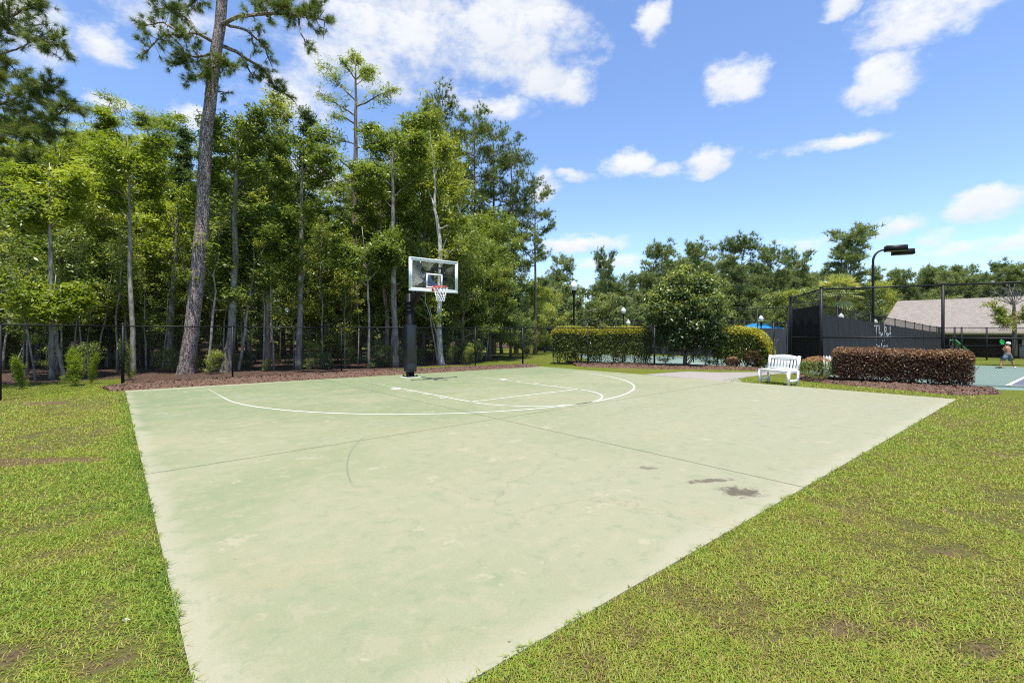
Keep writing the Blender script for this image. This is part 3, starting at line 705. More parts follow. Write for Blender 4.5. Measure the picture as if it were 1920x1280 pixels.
def understory():
    L1 = 'leafy bush filling the shade under the trees of the wood'
    L2 = 'thin pale-stemmed sapling among the trees just behind the low fence'
    L3 = 'low leafy shrub on the woodland floor behind the low fence'
    for i in range(34):
        u = -300 + 1240 * (i + tree_rng.uniform(0, 1)) / 34; d = tree_rng.uniform(24, 36)
        d += 9 * (u < 330); plant(['dense', 'dense_dark', 'dense_light', 'dense'][i % 4], u, d, None, L1, 'bushes under the trees of the wood', H=tree_rng.uniform(3.0, 6.2), wide=tree_rng.uniform(.8, 1.1), name='bush', cat='bush')
    for i in range(64):
        u = -140 + 1060 * (i + tree_rng.uniform(0, 1)) / 64
        d0 = np.interp(u, [-100, 0, 230, 640, 891, 960], [12.5, 14.5, 17.2, 20.3, 23.6, 30])
        plant('sapling' if i % 3 else 'sapling_b', u, d0 + tree_rng.uniform(0, 6), None, L2, 'saplings along the front of the wood', H=tree_rng.uniform(3.2, 7.5), wide=tree_rng.uniform(.9, 1.5), lean=tree_rng.normal(0, .10))
    for i in range(46):
        u = -120 + 1040 * (i + tree_rng.uniform(0, 1)) / 46
        d0 = np.interp(u, [-100, 0, 230, 300, 640, 891, 960], [16.5, 17.5, 18.5, 17.6, 19.9, 23.3, 29])
        if u < 300 and i % 3: continue
        plant('shrub', u, d0 + abs(tree_rng.normal(0, 2.5)), None, L3, 'shrubs on the woodland floor', H=tree_rng.uniform(.4, 1.2), wide=tree_rng.uniform(.8, 1.3), leaf_m=['leaf_mid', 'leaf_light', 'leaf_dark'][i % 3])
understory()
plant('shrub_y', 42, 13.6, None, 'bright yellow-green feathery shrub nearest the left photo edge, behind the mesh', H=.9, wide=.8)
plant('shrub_y', 138, 14.2, None, 'largest bright yellow-green feathery shrub behind the mesh, left of the corner post', H=1.1, wide=1.05)
plant('shrub_y', 172, 14.9, None, 'narrow yellow-green shrub between the largest one and the corner post', H=.95, wide=.6)
plant('shrub_y', 245, 16.0, None, 'slim deep-green conical shrub just right of the fence corner post', H=1.35, wide=.62, leaf_m='leaf_mid')
plant('shrub', 395, 18.3, None, 'yellowish broad-leaved shrub at the foot of the leaning pine', H=.9, wide=1.1, leaf_m='leaf_light')

def bare_trunk(name, u, d, pts, rad, barkm, label, seed, crown_n=0, leafm='leaf_mid', branches=(), cr=.4, L=.17, w=.058, flat=.6, cat='tree', drop=0., extra=None):
    """tree with a surveyed trunk line: pts = (photo column, photo row) at distance d; branches likewise, each ending in foliage"""
    rng = np.random.default_rng(seed); base = W3(u, d); r = thing(name, label, cat, base)
    def loc(c, row, dd=0.0):
        p = W(c, d + dd); return np.array([p[0], p[1], CAM[2] + (HOR - row) * (d + dd) / FOC]) - base
    P = np.array([loc(*q) for q in pts]); n = max(len(P) * 3, 8); s = np.linspace(0, len(P) - 1, n)
    P2 = np.c_[[np.interp(s, np.arange(len(P)), P[:, k]) for k in range(3)]].T
    P2[1:-1, :2] += rng.normal(0, .012, (n - 2, 2))
    mb = MB(); tube(mb, P2, np.interp(s, np.arange(len(P)), rad), 14)
    pos, dirs = [], []
    for br in branches:
        rr = br[0]; Q = np.array([loc(*q) for q in br[1]]); m = len(Q) * 4; s2 = np.linspace(0, len(Q) - 1, m)
        Q2 = np.c_[[np.interp(s2, np.arange(len(Q)), Q[:, k]) for k in range(3)]].T
        Q2[1:] += np.cumsum(rng.normal(0, .018, (m - 1, 3)), 0); tube(mb, Q2, np.linspace(rr, rr * .3, m), 6, False)
        LL = np.linalg.norm(np.diff(Q, axis=0), axis=1).sum(); dens = br[2] if len(br) > 2 else 1.0
        for k in range(int(7 * LL * dens) + 1):
            f = rng.uniform(.28, 1) * (m - 1); i = min(int(f), m - 2); b = Q2[i] + (Q2[i + 1] - Q2[i]) * (f - i)
            d_ = unit(unit(Q2[i + 1] - Q2[i]) * .6 + rvec(rng, 1)[0] * np.array([1, 1, .7]))
            S = curve_pts(b, d_, rng.uniform(.25, .75) * min(1, LL / 2.2), 4, .1, .22, rng); tube(mb, S, np.linspace(max(.008, rr * .25), .005, 5), 4, False)
            for kk in (2, 3, 4): pos.append(S[kk]); dirs.append(unit(S[kk] - S[kk - 1]))
        pos.append(Q2[-1]); dirs.append(unit(Q2[-1] - Q2[-2]))
    mb.build('trunk', MT[barkm], r, True)
    pos, dirs = np.array(pos), np.array(dirs)
    if extra: extra(r, rng, pos, dirs, loc)
    elif crown_n: foliage(rng, pos, dirs, crown_n, cr, flat, L, w, .6, drop).build('crown', MT[leafm], r)
    return r
def needle_crown(K, NL, nw, per=1.0):
    def f(r, rng, pos, dirs, loc):
        n = int(len(pos) * per); k = rng.integers(0, len(pos), n); mb = MB()
        tufts(mb, pos[k] + rng.normal(0, .05, (n, 3)), dirs[k] + np.array([0, 0, .25]), K, NL, nw, rng, .8); mb.build('crown', MT['needle'], r)
    return f
# the big leaning pine
bare_trunk('pine_tree', 347, 18.4, [(347, 712), (350, 690), (357, 640), (366, 560), (375, 470), (380, 380), (384, 290), (392, 200), (404, 110), (414, 40), (422, -40), (428, -120), (430, -210)],
    [.37, .29, .26, .25, .245, .235, .225, .21, .20, .19, .175, .14, .06], 'pine_bark', 'tall leaning pine with scaly bark, its crown leaving the top of the photo', 5, extra=needle_crown(46, .24, .011, 1.0), branches=[
    (.07, [(402, 78, 0), (368, 60, -.8), (330, 58, -1.4), (292, 62, -1.6), (262, 92, -1.7)], 1.2),
    (.05, [(330, 58, -1.4), (300, 40, -1.2), (268, 48, -1.2)], 1.3), (.05, [(368, 60, -.8), (345, 30, -.4), (318, 6, -.2), (290, 10, .2)], 1.3),
    (.06, [(400, 100, 0), (372, 104, .5), (340, 100, .8), (330, 118, .9)], 1.8), (.05, [(396, 130, 0), (420, 120, -.6), (444, 132, -.8)], 1.6), (.05, [(398, 115, 0), (380, 130, -.7), (352, 138, -.9)], 1.8),
    (.08, [(412, 48, 0), (450, 32, -.6), (500, 30, -1.2), (548, 36, -1.6), (588, 34, -1.8), (622, 46, -1.9)], 1.1), (.05, [(548, 36, -1.6), (580, 14, -1.6), (602, 12, -1.8)], 1.8),
    (.06, [(500, 30, -1.2), (530, 12, -1.6), (556, 22, -1.9)], 1.8), (.04, [(560, 36, -1.7), (566, 70, -1.8), (578, 98, -1.8)], .3),
    (.08, [(404, 82, 0), (450, 100, .9), (492, 128, 1.6), (520, 168, 2.1), (545, 185, 2.3)], .9), (.06, [(425, 46, .2), (465, 62, .9), (495, 90, 1.4), (508, 130, 1.6)], .8),
    (.05, [(450, 100, .9), (470, 140, 1.1), (520, 150, 1.6)], .9), (.04, [(470, 60, .8), (472, 95, .9)], .8),
    (.07, [(418, 0, 0), (380, -10, .6), (350, 10, 1.0), (330, 20, 1.2)], 1.2), (.07, [(420, -20, 0), (460, -15, .5), (500, 5, .9), (530, 2, 1.2)], 1.6),
    (.035, [(384, 178, 0), (398, 150, .1), (406, 138, .2)], .4), (.03, [(386, 176, 0), (410, 172, .5), (432, 180, .8)], .5),
    (.08, [(424, -60, 0), (380, -90, -.5), (330, -95, -1), (290, -70, -1.3)], 1.2), (.08, [(426, -90, 0), (480, -110, -.5), (540, -95, -1), (580, -70, -1.4)], 1.2),
    (.07, [(428, -130, 0), (420, -170, 1.5), (410, -200, 2)], 1.5), (.07, [(428, -140, 0), (470, -190, -.8), (500, -210, -1.2)], 1.5), (.06, [(428, -150, 0), (390, -200, -.5), (360, -220, -1)], 1.5)])
# the pine beyond the left edge, boughs reaching in
bare_trunk('pine_tree', -110, 20.0, [(-110, 740), (-104, 500), (-96, 260), (-90, 40), (-84, -180)], [.36, .30, .27, .22, .10], 'pine_bark', 'pine standing beyond the left photo edge, only its drooping boughs in view', 6, extra=needle_crown(46, .30, .013, 1.0), branches=[
    (.07, [(-90, 60, 0), (-30, 88, -.4), (0, 76, -.5), (14, 50, -.6), (24, 30, -.6)], 1.4), (.05, [(14, 62, -.5), (40, 66, -.8), (66, 70, -1.0), (88, 84, -1.1), (120, 92, -1.2)], 1.2),
    (.045, [(0, 102, -.5), (30, 92, -.7), (52, 82, -.9), (66, 74, -1)], .5), (.05, [(24, 30, -.6), (50, 20, -.9), (80, 14, -1.1)], 1.5), (.05, [(14, 50, -.6), (20, 10, -.5), (50, -10, -.6)], 1.5),
    (.03, [(46, 48, -.8), (74, 49, -1), (100, 47, -1.1)], .1), (.06, [(-94, 120, 0), (-40, 110, .6), (0, 110, .8), (24, 132, .9)], 1.8), (.06, [(-94, 150, 0), (-30, 150, .4), (8, 148, .5)], 2.2),
    (.06, [(-98, 240, 0), (-40, 210, -.4), (0, 195, -.7), (40, 180, -.9), (80, 168, -1.1), (98, 162, -1.2)], 1.4), (.04, [(0, 195, -.7), (30, 196, -.8), (60, 206, -.9)], 1.4),
    (.07, [(-100, 300, 0), (-40, 268, -.2), (20, 250, -.5), (70, 232, -.7), (110, 212, -.9), (134, 196, -1)], 1.6), (.05, [(20, 250, -.5), (60, 256, -.8), (96, 248, -1)], 1.8),
    (.06, [(-100, 300, 0), (-40, 300, .5), (20, 285, .9), (60, 290, 1.1)], 1.8), (.05, [(-102, 360, 0), (-40, 350, 0), (10, 330, -.1), (50, 330, -.2)], 1.6), (.05, [(-100, 240, 0), (-50, 230, .5), (0, 222, .8), (40, 232, 1)], 1.9),
    (.05, [(-104, 420, 0), (-40, 400, -.2), (10, 370, -.3)], 1.4), (.05, [(-92, 20, 0), (-40, 20, .6), (0, 14, 1)], 1.8)])
# sparse-topped tall cypress
bare_trunk('cypress_tree', 665, 27, [(664, 676), (664, 590), (665, 440), (666, 300), (667, 200), (666, 106)], [.24, .20, .17, .12, .08, .03], 'bark_brown', 'tall sparse cypress with a flat feathery top, rising clear above its neighbours', 7, 7500, 'leaf_yellow', cr=.36, L=.17, w=.04, flat=.5, drop=.35, branches=[
    (.05, [(667, 200, 0), (690, 192, -.6), (715, 180, -.9), (738, 170, -1.0)], 1.6), (.05, [(666, 218, 0), (645, 200, .4), (622, 190, .6), (596, 172, .8)], 1.1), (.05, [(665, 232, 0), (640, 215, -.5), (628, 220, -.7)], 1.2),
    (.04, [(667, 190, 0), (640, 165, .5), (618, 136, .7), (600, 126, .8)], 1.3), (.04, [(667, 150, 0), (648, 128, -.4), (640, 116, -.6)], 2), (.04, [(667, 150, 0), (682, 128, -.4), (694, 124, -.5)], 2), (.03, [(667, 130, 0), (668, 112, .6), (660, 106, .9)], 2.5), (.03, [(667, 160, 0), (690, 145, .7), (697, 140, .9)], 2),
    (.04, [(666, 250, 0), (690, 236, .5), (706, 232, .7)], 1.1), (.05, [(664, 322, 0), (640, 305, -.4), (628, 286, -.6), (622, 276, -.7)], .9), (.04, [(665, 280, 0), (690, 272, -.6), (720, 262, -.9)], 1.4), (.04, [(665, 270, 0), (640, 262, .6), (615, 252, .9)], 1.1),
    (.04, [(665, 340, 0), (645, 338, .5), (632, 352, .7)], 1.0), (.03, [(665, 380, 0), (690, 370, -.4), (704, 380, -.6)], 1.3)])
# pale-barked tree behind the hoop
bare_trunk('birch_tree', 826, 23.2, [(829, 694), (824, 660), (823, 600), (824, 540), (826, 480), (822, 430), (815, 390), (816, 350), (812, 300), (806, 245)], [.18, .14, .125, .115, .105, .09, .07, .05, .03, .008], 'bark_pale', 'pale white-barked tree standing directly behind the backboard and net', 8, 6500, 'leaf_light', cr=.42, branches=[
    (.05, [(815, 390, 0), (804, 360, .3), (800, 320, .5), (796, 290, .6)], 1.3), (.05, [(822, 430, 0), (842, 420, -.4), (862, 400, -.6), (868, 360, -.7)], .5), (.045, [(862, 400, -.6), (858, 370, -.5), (870, 330, -.5)], .8),
    (.04, [(826, 480, 0), (840, 440, .4), (846, 425, .6)], .4), (.04, [(824, 500, 0), (850, 470, -.6), (872, 465, -.9)], .4), (.03, [(824, 600, 0), (810, 560, .4), (806, 545, .5)], .6), (.04, [(813, 330, 0), (830, 300, -.3), (838, 270, -.4)], 1.4), (.03, [(823, 640, 0), (812, 600, -.3), (806, 570, -.4)], .2)])
# clean trunks seen along the woodland edge
for (nm, u, d, pts, rad, bk, lb) in [
    ('broadleaf_tree', 432, 19.2, [(424, 706), (430, 672), (436, 600), (441, 480), (440, 380), (446, 290)], [.30, .17, .14, .12, .09, .03], 'bark_grey', 'grey tree with a swollen flared foot right of the leaning pine'),
    ('broadleaf_tree', 448, 19.6, [(446, 704), (455, 650), (464, 580), (478, 500)], [.06, .055, .05, .02], 'stem', 'thin pale stem slanting right beside the flared grey trunk'),
    ('broadleaf_tree', 562, 20.3, [(560, 698), (561, 640), (563, 560), (565, 450), (566, 330)], [.16, .12, .11, .09, .03], 'bark_grey', 'straight light-grey trunk standing alone midway along the back fence'),
    ('broadleaf_tree', 500, 20.0, [(500, 702), (500, 640), (503, 560), (506, 470)], [.20, .13, .10, .03], 'bark_brown', 'brown trunk leaning on the mesh left of the lone light-grey trunk'),
    ('broadleaf_tree', 742, 21.4, [(742, 692), (741, 640), (738, 540), (737, 400), (736, 300)], [.16, .13, .115, .09, .03], 'bark_grey', 'clean grey-brown trunk immediately left of the hoop post'),
    ('broadleaf_tree', 724, 23.5, [(725, 686), (726, 600), (714, 480), (712, 380)], [.11, .10, .08, .02], 'bark_brown', 'thinner forked brown trunk behind the clean trunk left of the hoop post'),
    ('broadleaf_tree', 692, 20.8, [(692, 695), (693, 600), (689, 540), (686, 500)], [.06, .05, .04, .015], 'stem', 'thin pale pole-like tree between fence post and hoop'),
    ('broadleaf_tree', 246, 17.8, [(248, 712), (250, 640), (245, 540), (243, 420), (242, 330)], [.10, .085, .075, .06, .02], 'stem', 'slim straight trunk just right of the fence corner post'),
    ('broadleaf_tree', 95, 16.5, [(97, 716), (97, 640), (95, 560), (94, 450), (92, 380)], [.09, .075, .07, .05, .02], 'stem', 'slim grey trunk between the two bright yellow-green shrubs'),
    ('broadleaf_tree', 118, 16.2, [(122, 716), (113, 670), (102, 615), (98, 590)], [.055, .05, .04, .015], 'stem', 'thin crooked stem leaning left behind the largest yellow-green shrub'),
    ('broadleaf_tree', 316, 20.5, [(318, 700), (318, 640), (322, 580), (328, 500), (332, 420)], [.16, .12, .11, .09, .03], 'bark_grey', 'grey trunk wrapped in vine just left of the leaning pine')]:
    rg = np.random.default_rng(int(u)); top = pts[-1]; q = pts[-2]
    pts = pts + [(top[0] + rg.uniform(-8, 8), top[1] - 75)]; rad = rad[:-1] + [rad[-2] * .55, .012]
    brs = [(.025, [(np.interp(f, [0, 1], [q[0], top[0]]), np.interp(f, [0, 1], [q[1], top[1]]), 0), (q[0] + s * 26, np.interp(f, [0, 2], [q[1], 2 * top[1] - q[1]]) - 24, rg.uniform(-.6, .6)), (q[0] + s * 50, np.interp(f, [0, 2], [q[1], 2 * top[1] - q[1]]) - 42, rg.uniform(-.9, .9))], 1.7) for f, s in ((.1, -1), (.3, 1), (.5, -1), (.7, 1), (.9, -1), (1.05, 1), (1.2, -1), (1.3, 1))]
    bare_trunk(nm, u, d, pts, rad, bk, lb, int(u) + 3, 9000, 'leaf_yellow' if u < 330 else ['leaf_mid', 'leaf_dark'][int(u) % 2], branches=brs, cr=.38)

# -- far trees beyond the tennis courts
def far_woods():
    named = [(1050, 62, 478, 'far_pine_b', 'small-headed pine directly left of the tall globe lamp', .8), (1138, 66, 468, 'far_pine_b', 'thin scraggy pine standing apart right of the tall globe lamp', .75),
             (1240, 70, 454, 'far_pine', 'dark round-headed pine above the bushy tree, left of two', 1.0), (1304, 72, 452, 'far_pine', 'dark round-headed pine above the bushy tree, right of two', 1.0),
             (1393, 64, 441, 'far_pine', 'highest pine of the far row, over the rounded hedge end', 1.15), (1442, 68, 460, 'far_pine', 'pine with an oval head just right of the highest far pine', .9),
             (1500, 76, 468, 'far_pine_b', 'pine head between the oval-headed pine and the lone layered one', 1.0),
             (1588, 62, 424, 'far_pine_b', 'lone pine with tiered boughs left of the tall court light', 1.1)]
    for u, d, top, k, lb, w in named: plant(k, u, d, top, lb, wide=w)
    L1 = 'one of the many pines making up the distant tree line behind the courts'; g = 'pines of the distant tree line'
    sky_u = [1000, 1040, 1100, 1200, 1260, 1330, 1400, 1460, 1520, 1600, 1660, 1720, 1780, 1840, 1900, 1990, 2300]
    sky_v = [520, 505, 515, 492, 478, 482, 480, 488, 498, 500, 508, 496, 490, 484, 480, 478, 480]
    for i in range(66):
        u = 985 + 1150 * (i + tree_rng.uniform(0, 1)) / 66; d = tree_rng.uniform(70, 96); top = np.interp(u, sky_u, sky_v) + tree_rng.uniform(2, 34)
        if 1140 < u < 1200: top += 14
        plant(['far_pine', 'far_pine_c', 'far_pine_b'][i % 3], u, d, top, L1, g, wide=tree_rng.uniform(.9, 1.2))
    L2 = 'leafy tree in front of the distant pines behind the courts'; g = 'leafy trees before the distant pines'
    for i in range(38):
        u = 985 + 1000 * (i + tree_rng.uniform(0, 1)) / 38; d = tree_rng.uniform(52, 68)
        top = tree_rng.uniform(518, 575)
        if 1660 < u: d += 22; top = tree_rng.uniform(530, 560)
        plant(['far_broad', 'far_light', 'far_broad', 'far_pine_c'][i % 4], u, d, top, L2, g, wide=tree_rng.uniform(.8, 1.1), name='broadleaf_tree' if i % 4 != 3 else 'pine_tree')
far_woods()
plant('dense_light', 1478, 52, 545, 'yellow-green bushy tree left of the fan palm', wide=1.2)
plant('dense_light', 1648, 66, 528, 'yellow-green tree beyond the left end of the pavilion roof', wide=1.1)

def distant_woodland():
    rng = np.random.default_rng(66); n = 46000; mb = MB()
    u = rng.uniform(-900, 2700, n); d = rng.uniform(112, 135, n); top = 8.5 + 2.2 * np.sin(u * .021) + 1.6 * np.sin(u * .063 + 1) ; z = rng.uniform(0, 1, n) ** .9 * top
    P = CAM[:2] + d[:, None] * FW[:2] + ((u - 960) / FOC * d)[:, None] * RT[:2]
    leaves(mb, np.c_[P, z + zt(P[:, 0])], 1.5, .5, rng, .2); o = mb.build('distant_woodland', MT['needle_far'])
    tag(o, 'far mass of trees closing the view behind the wood and the tree line', 'woodland', kind='stuff')
distant_woodland()

# ------------------------------------------------------------------ fences
def mesh_panel(mb, a, b, z0a, z0b, h0, h1, pitch=.0707, r=.0028):
    """crossed wires of chain-link between two posts"""
    a = np.asarray(a[:2], float); b = np.asarray(b[:2], float); Lx = np.linalg.norm(b - a); t = (b - a) / Lx; nrm = np.array([-t[1], t[0]]); H = h1 - h0
    V, F = [], []; n = 0
    for sgn in (1, -1):
        for c in np.arange(-H if sgn > 0 else 0, Lx + (0 if sgn > 0 else H), pitch):
            # line: x = c + sgn*y
            y0, y1 = 0.0, H
            if sgn > 0: y0 = max(0, -c); y1 = min(H, Lx - c)
            else: y0 = max(0, c - Lx); y1 = min(H, c)
            if y1 - y0 < .02: continue
            for (x, y) in ((c + sgn * y0, y0), (c + sgn * y1, y1)):
                zb = z0a + (z0b - z0a) * x / Lx; p = a + t * x + nrm * sgn * r * .8
                for k in range(3):
                    an = k * 2.094; o = nrm * math.cos(an) * r; V.append((p[0] + o[0] - t[0] * sgn * math.sin(an) * r * .7, p[1] + o[1] - t[1] * sgn * math.sin(an) * r * .7, zb + h0 + y + math.sin(an) * r * .7))
            for k in range(3): F.append([n + k, n + (k + 1) % 3, n + 3 + (k + 1) % 3, n + 3 + k])
            n += 6
    if F: mb.add(V, F)
def post_mb(r, h, cap=True):
    mb = MB(); tube(mb, [(0, 0, -.2), (0, 0, h)], r, 12)
    if cap: lathe(mb, [(r * 1.12, h), (r * 1.12, h + .012), (r * .8, h + .04), (.001, h + .055)], 12)
    return mb
def fence(name, label, P, h, rp=.03, rr=.021, mid=None, screen=None, bottom=True, terminal=(), pitch=.0707, wire=.0022, dz=None, gaps=(), mesh=True, thick=1.5):
    """chain-link fence: posts, rails, mesh and (screen=(z0,z1)) a dark windscreen, all parts of one thing"""
    P = [np.asarray(p, float) for p in P]; base = P[0].copy(); base[2] = float(zt(base[0])); r = thing(name, label, 'fence', base)
    Z = [float(zt(p[0])) for p in P]; Lp = [np.array([p[0] - base[0], p[1] - base[1], z - base[2]]) for p, z in zip(P, Z)]
    pm = post_mb(rp, h).mesh('post', True); pm.materials.append(MT['black']); pt = post_mb(rp * thick, h + .03).mesh('post', True); pt.materials.append(MT['black'])
    for i, p in enumerate(Lp): link('post', pt if i in terminal else pm, r, p)
    for k, zz in enumerate([h - .02] + ([mid] if mid else [])):
        for i in range(len(Lp) - 1):
            if i in gaps: continue
            mb = MB(); tube(mb, [Lp[i] + [0, 0, zz], Lp[i + 1] + [0, 0, zz]], rr, 8); mb.build('top_rail' if k == 0 else 'middle_rail', MT['black'], r, True)
    for i in range(len(Lp) - 1):
        if i in gaps: continue
        if mesh:
            mb = MB(); mesh_panel(mb, Lp[i], Lp[i + 1], Lp[i][2], Lp[i + 1][2], .03, h - .03, pitch, wire); mb.build('mesh_panel', MT['wire'], r)
        if screen:
            a, b = Lp[i], Lp[i + 1]; t_ = unit((b - a)[:2]); nn = np.array([-t_[1], t_[0]]); side = 1 if (CAM[:2] - P[i][:2]) @ nn > 0 else -1
            rg = np.random.default_rng(i + int(abs(base[0]) * 10)); m, q = 26, 10; V = []
            for x in np.linspace(0.004, .996, m):
                for y in np.linspace(0, 1, q):
                    p = a + (b - a) * x; off = .05 + .018 * math.sin(x * 17 + y * 5 + i * 2) * (1 - y * .6) + .014 * math.sin(x * 41 + i - y * 9) + rg.normal(0, .003)
                    V.append((p[0] + nn[0] * side * off, p[1] + nn[1] * side * off, p[2] + screen[0] + (screen[1] - screen[0]) * y - .02 * math.sin(pi * x) * y))
            ii, jj = np.meshgrid(np.arange(m - 1), np.arange(q - 1), indexing='ij'); mb = MB()
            mb.add(V, np.stack([ii * q + jj, (ii + 1) * q + jj, (ii + 1) * q + jj + 1, ii * q + jj + 1], -1).reshape(-1, 4))
            mb.build('windscreen', MT[screen[2]], r, True)
    return r
def cloth(name, a, b):
    t = NT(name); v = t.co(); n = t.noise(t.map(v, (1, 1, .25)), 2.2, 5, .6)
    return t.bsdf(t.mix(n, a, b), .85, .25, 0, t.bump(t.noise(v, 120, 2), .2, .004))
MT['screen'] = cloth('windscreen_cloth', (.014, .015, .018), (.032, .031, .034)); MT['screen_black'] = cloth('windscreen_black', (.006, .006, .009), (.014, .014, .018)); MT['screen_grey'] = cloth('windscreen_grey', (.04, .042, .05), (.075, .077, .085))
EXT = FA + (FA - FB2) * 1.0
fence('chain_link_fence', 'long low black chain-link fence behind the hoop, with a thick corner post at left', [EXT, FA, FB2 * 0 + np.array([7.8, -6.0, 0]), W(436, 16.8), FC, FD - np.array([0, 0, 0]), FE, FG, FH], 1.80, .030, .021, terminal=(2, 6, 8), thick=1.45, wire=.0029)
fence('chain_link_fence', 'tall black chain-link tennis fence running behind the dark red hedge', [C0, C1, C2, W(2038, 13.1), W(2350, 12.0)], 3.05, .042, .026, mid=1.42, terminal=(0, 1), thick=1.35)
def panel_screen():
    # black cloth on the end panel nearest the bench
    a, b = C0, C1; t_ = unit((b - a)[:2]); nn = np.array([-t_[1], t_[0]]); s = 1 if (CAM[:2] - a[:2]) @ nn > 0 else -1
    return a, b, nn * s
fi = [(-13.3 - 3.05 * .99 * i, 5.65) for i in range(13)]
fence('windscreen_fence', 'tall court-divider fence clad in dark windscreen lettered The Park', [C0 + np.array([-.12, -.05, 0])] + [np.array([x, y, 0]) for x, y in fi[1:]], 3.0, .034, .022, screen=(.12, 2.55, 'screen'), pitch=.12, wire=.004)
div_fence = bpy.data.objects['windscreen_fence']
def end_panel():
    r = bpy.data.objects['chain_link_fence.001']; a, b, n = panel_screen(); base = np.array(r.location)
    m, q = 20, 8; V = []
    for x in np.linspace(.02, .98, m):
        for y in np.linspace(0, 1, q):
            p = a + (b - a) * x; off = -.05 + .012 * math.sin(x * 23 + y * 4); zz = float(zt(p[0]))
            V.append((p[0] + n[0] * off - base[0], p[1] + n[1] * off - base[1], zz + .22 + 2.3 * y - base[2]))
    ii, jj = np.meshgrid(np.arange(m - 1), np.arange(q - 1), indexing='ij'); mb = MB()
    mb.add(V, np.stack([ii * q + jj, (ii + 1) * q + jj, (ii + 1) * q + jj + 1, ii * q + jj + 1], -1).reshape(-1, 4))
    mb.build('windscreen', MT['screen_black'], r, True)
end_panel()
fence('windscreen_fence', 'far court fence with grey windscreen, right of the rounded hedge end', [W(1340, 38.5), W(1395, 38.7), W(1450, 39), W(1474, 39.2), W(1530, 39.5), W(1590, 39.8)], 3.0, .06, .035, mid=1.6, screen=(.2, 2.5, 'screen_grey'), pitch=.16, wire=.004, terminal=(2,), thick=1.6)
fence('chain_link_fence', 'nearer open fence across the left tennis court behind the rounded hedge', [W(1300, 27.5), W(1360, 26.2), W(1420, 25.0), W(1479, 23.8)], 3.0, .034, .024, pitch=.12, wire=.0035)
fence('windscreen_fence', 'dark far fence seen above the long hedge, globe lamps standing before it', [W(1008, 43.5), W(1049, 43), W(1098, 42.6), W(1126, 42.3), W(1155, 42), W(1187, 41.7), W(1220, 41.3), W(1262, 40.5), W(1340, 38.5)], 3.0, .05, .035, screen=(.1, 2.35, 'screen_grey'), pitch=.16, wire=.004)
fence('chain_link_fence', 'far open fence in front of the pavilion', [np.array([fi[12][0], 5.65, 0])] + [W(u, d) for u, d in ((1760, 42.5), (1790, 42.8), (1803, 43), (1850, 43.5), (1900, 44), (1960, 44.5))], 2.95, .07, .03, mid=1.3, pitch=.2, wire=.005)

# lettering painted on the divider windscreen
def lettering():
    zb = lambda x: float(zt(x)); y = 5.65 + .12
    def ux(u): return -(FOC * 0 + 0)  # unused
    def at_u(u):  # point of the divider line under photo column u
        k = (u - 960) / FOC; a = FW[:2] + k * RT[:2]; d = (y - CAM[1]) / a[1]; return CAM[0] + d * a[0], d
    S = []  # strokes in photo px, read off the photograph
    S += [[(1639, 611), (1649, 610.5)], [(1643, 611), (1643.3, 638)], [(1648.5, 611), (1648, 634)], [(1648, 626), (1650, 623.5), (1651.5, 626), (1651.5, 634)],
          [(1653, 629), (1655.5, 627), (1654.5, 624.5), (1653, 627), (1653, 632), (1655.5, 634)],
          [(1659, 613), (1658.5, 639)], [(1659, 613.5), (1662, 614), (1662.5, 619), (1659, 623)], [(1664, 625), (1662, 625), (1661.5, 631), (1663.5, 634), (1664.2, 625), (1664.5, 635)],
          [(1666, 625), (1666, 634.5)], [(1666, 627), (1668, 625)], [(1669, 612), (1668.7, 635.5)], [(1670, 624), (1668.8, 629), (1670.3, 635.5)],
          [(1655, 638.5), (1655.5, 640.5)]]
    S += [[(1643, 646), (1645, 648), (1644, 651)], [(1646.5, 648), (1647.5, 651.5), (1649, 648)], [(1653.5, 643), (1652, 653)], [(1656, 648), (1657, 651), (1658.5, 648)], [(1660, 648), (1660.5, 651)], [(1662, 647.5), (1664.5, 648), (1663, 651)]]
    mb = MB(); base = np.array(div_fence.location)
    for k, s in enumerate(S):
        Q = []
        for u, v in s:
            x, d = at_u(u); Q.append((x - base[0], y - base[1], CAM[2] + (HOR - v) * d / FOC - base[2]))
        for i in range(len(Q) - 1): beam(mb, Q[i], Q[i + 1], .065 if k < 13 else .05, .012, (0, 1, 0))
    o = mb.build('lettering', plain('white_lettering', (.36, .37, .39), .7), div_fence); tag(o, 'white handwritten lettering reading The Park')
lettering()

# rough post-and-rail boardwalk inside the wood
def boardwalk():
    r = thing('boardwalk_railing', 'weathered wooden railing half hidden inside the wood behind the leaning pine', 'railing', W(150, 27))
    b = np.array(r.location); A = W(120, 27) - b; B = W(700, 31) - b; n = 10; wd = bark('weathered_wood', (.20, .17, .14), (.42, .37, .32), 1, 8); MT['old_wood'] = wd
    for i in range(n):
        p = A + (B - A) * i / (n - 1); mb = MB(); box(mb, (p[0] - .06, p[1] - .06, -.1), (p[0] + .06, p[1] + .06, 1.12)); mb.build('post', wd, r)
    for z in (1.08, .72, .38):
        mb = MB(); beam(mb, A + [0, .09, z], B + [0, .09, z], .04, .13); mb.build('rail', wd, r)
boardwalk()

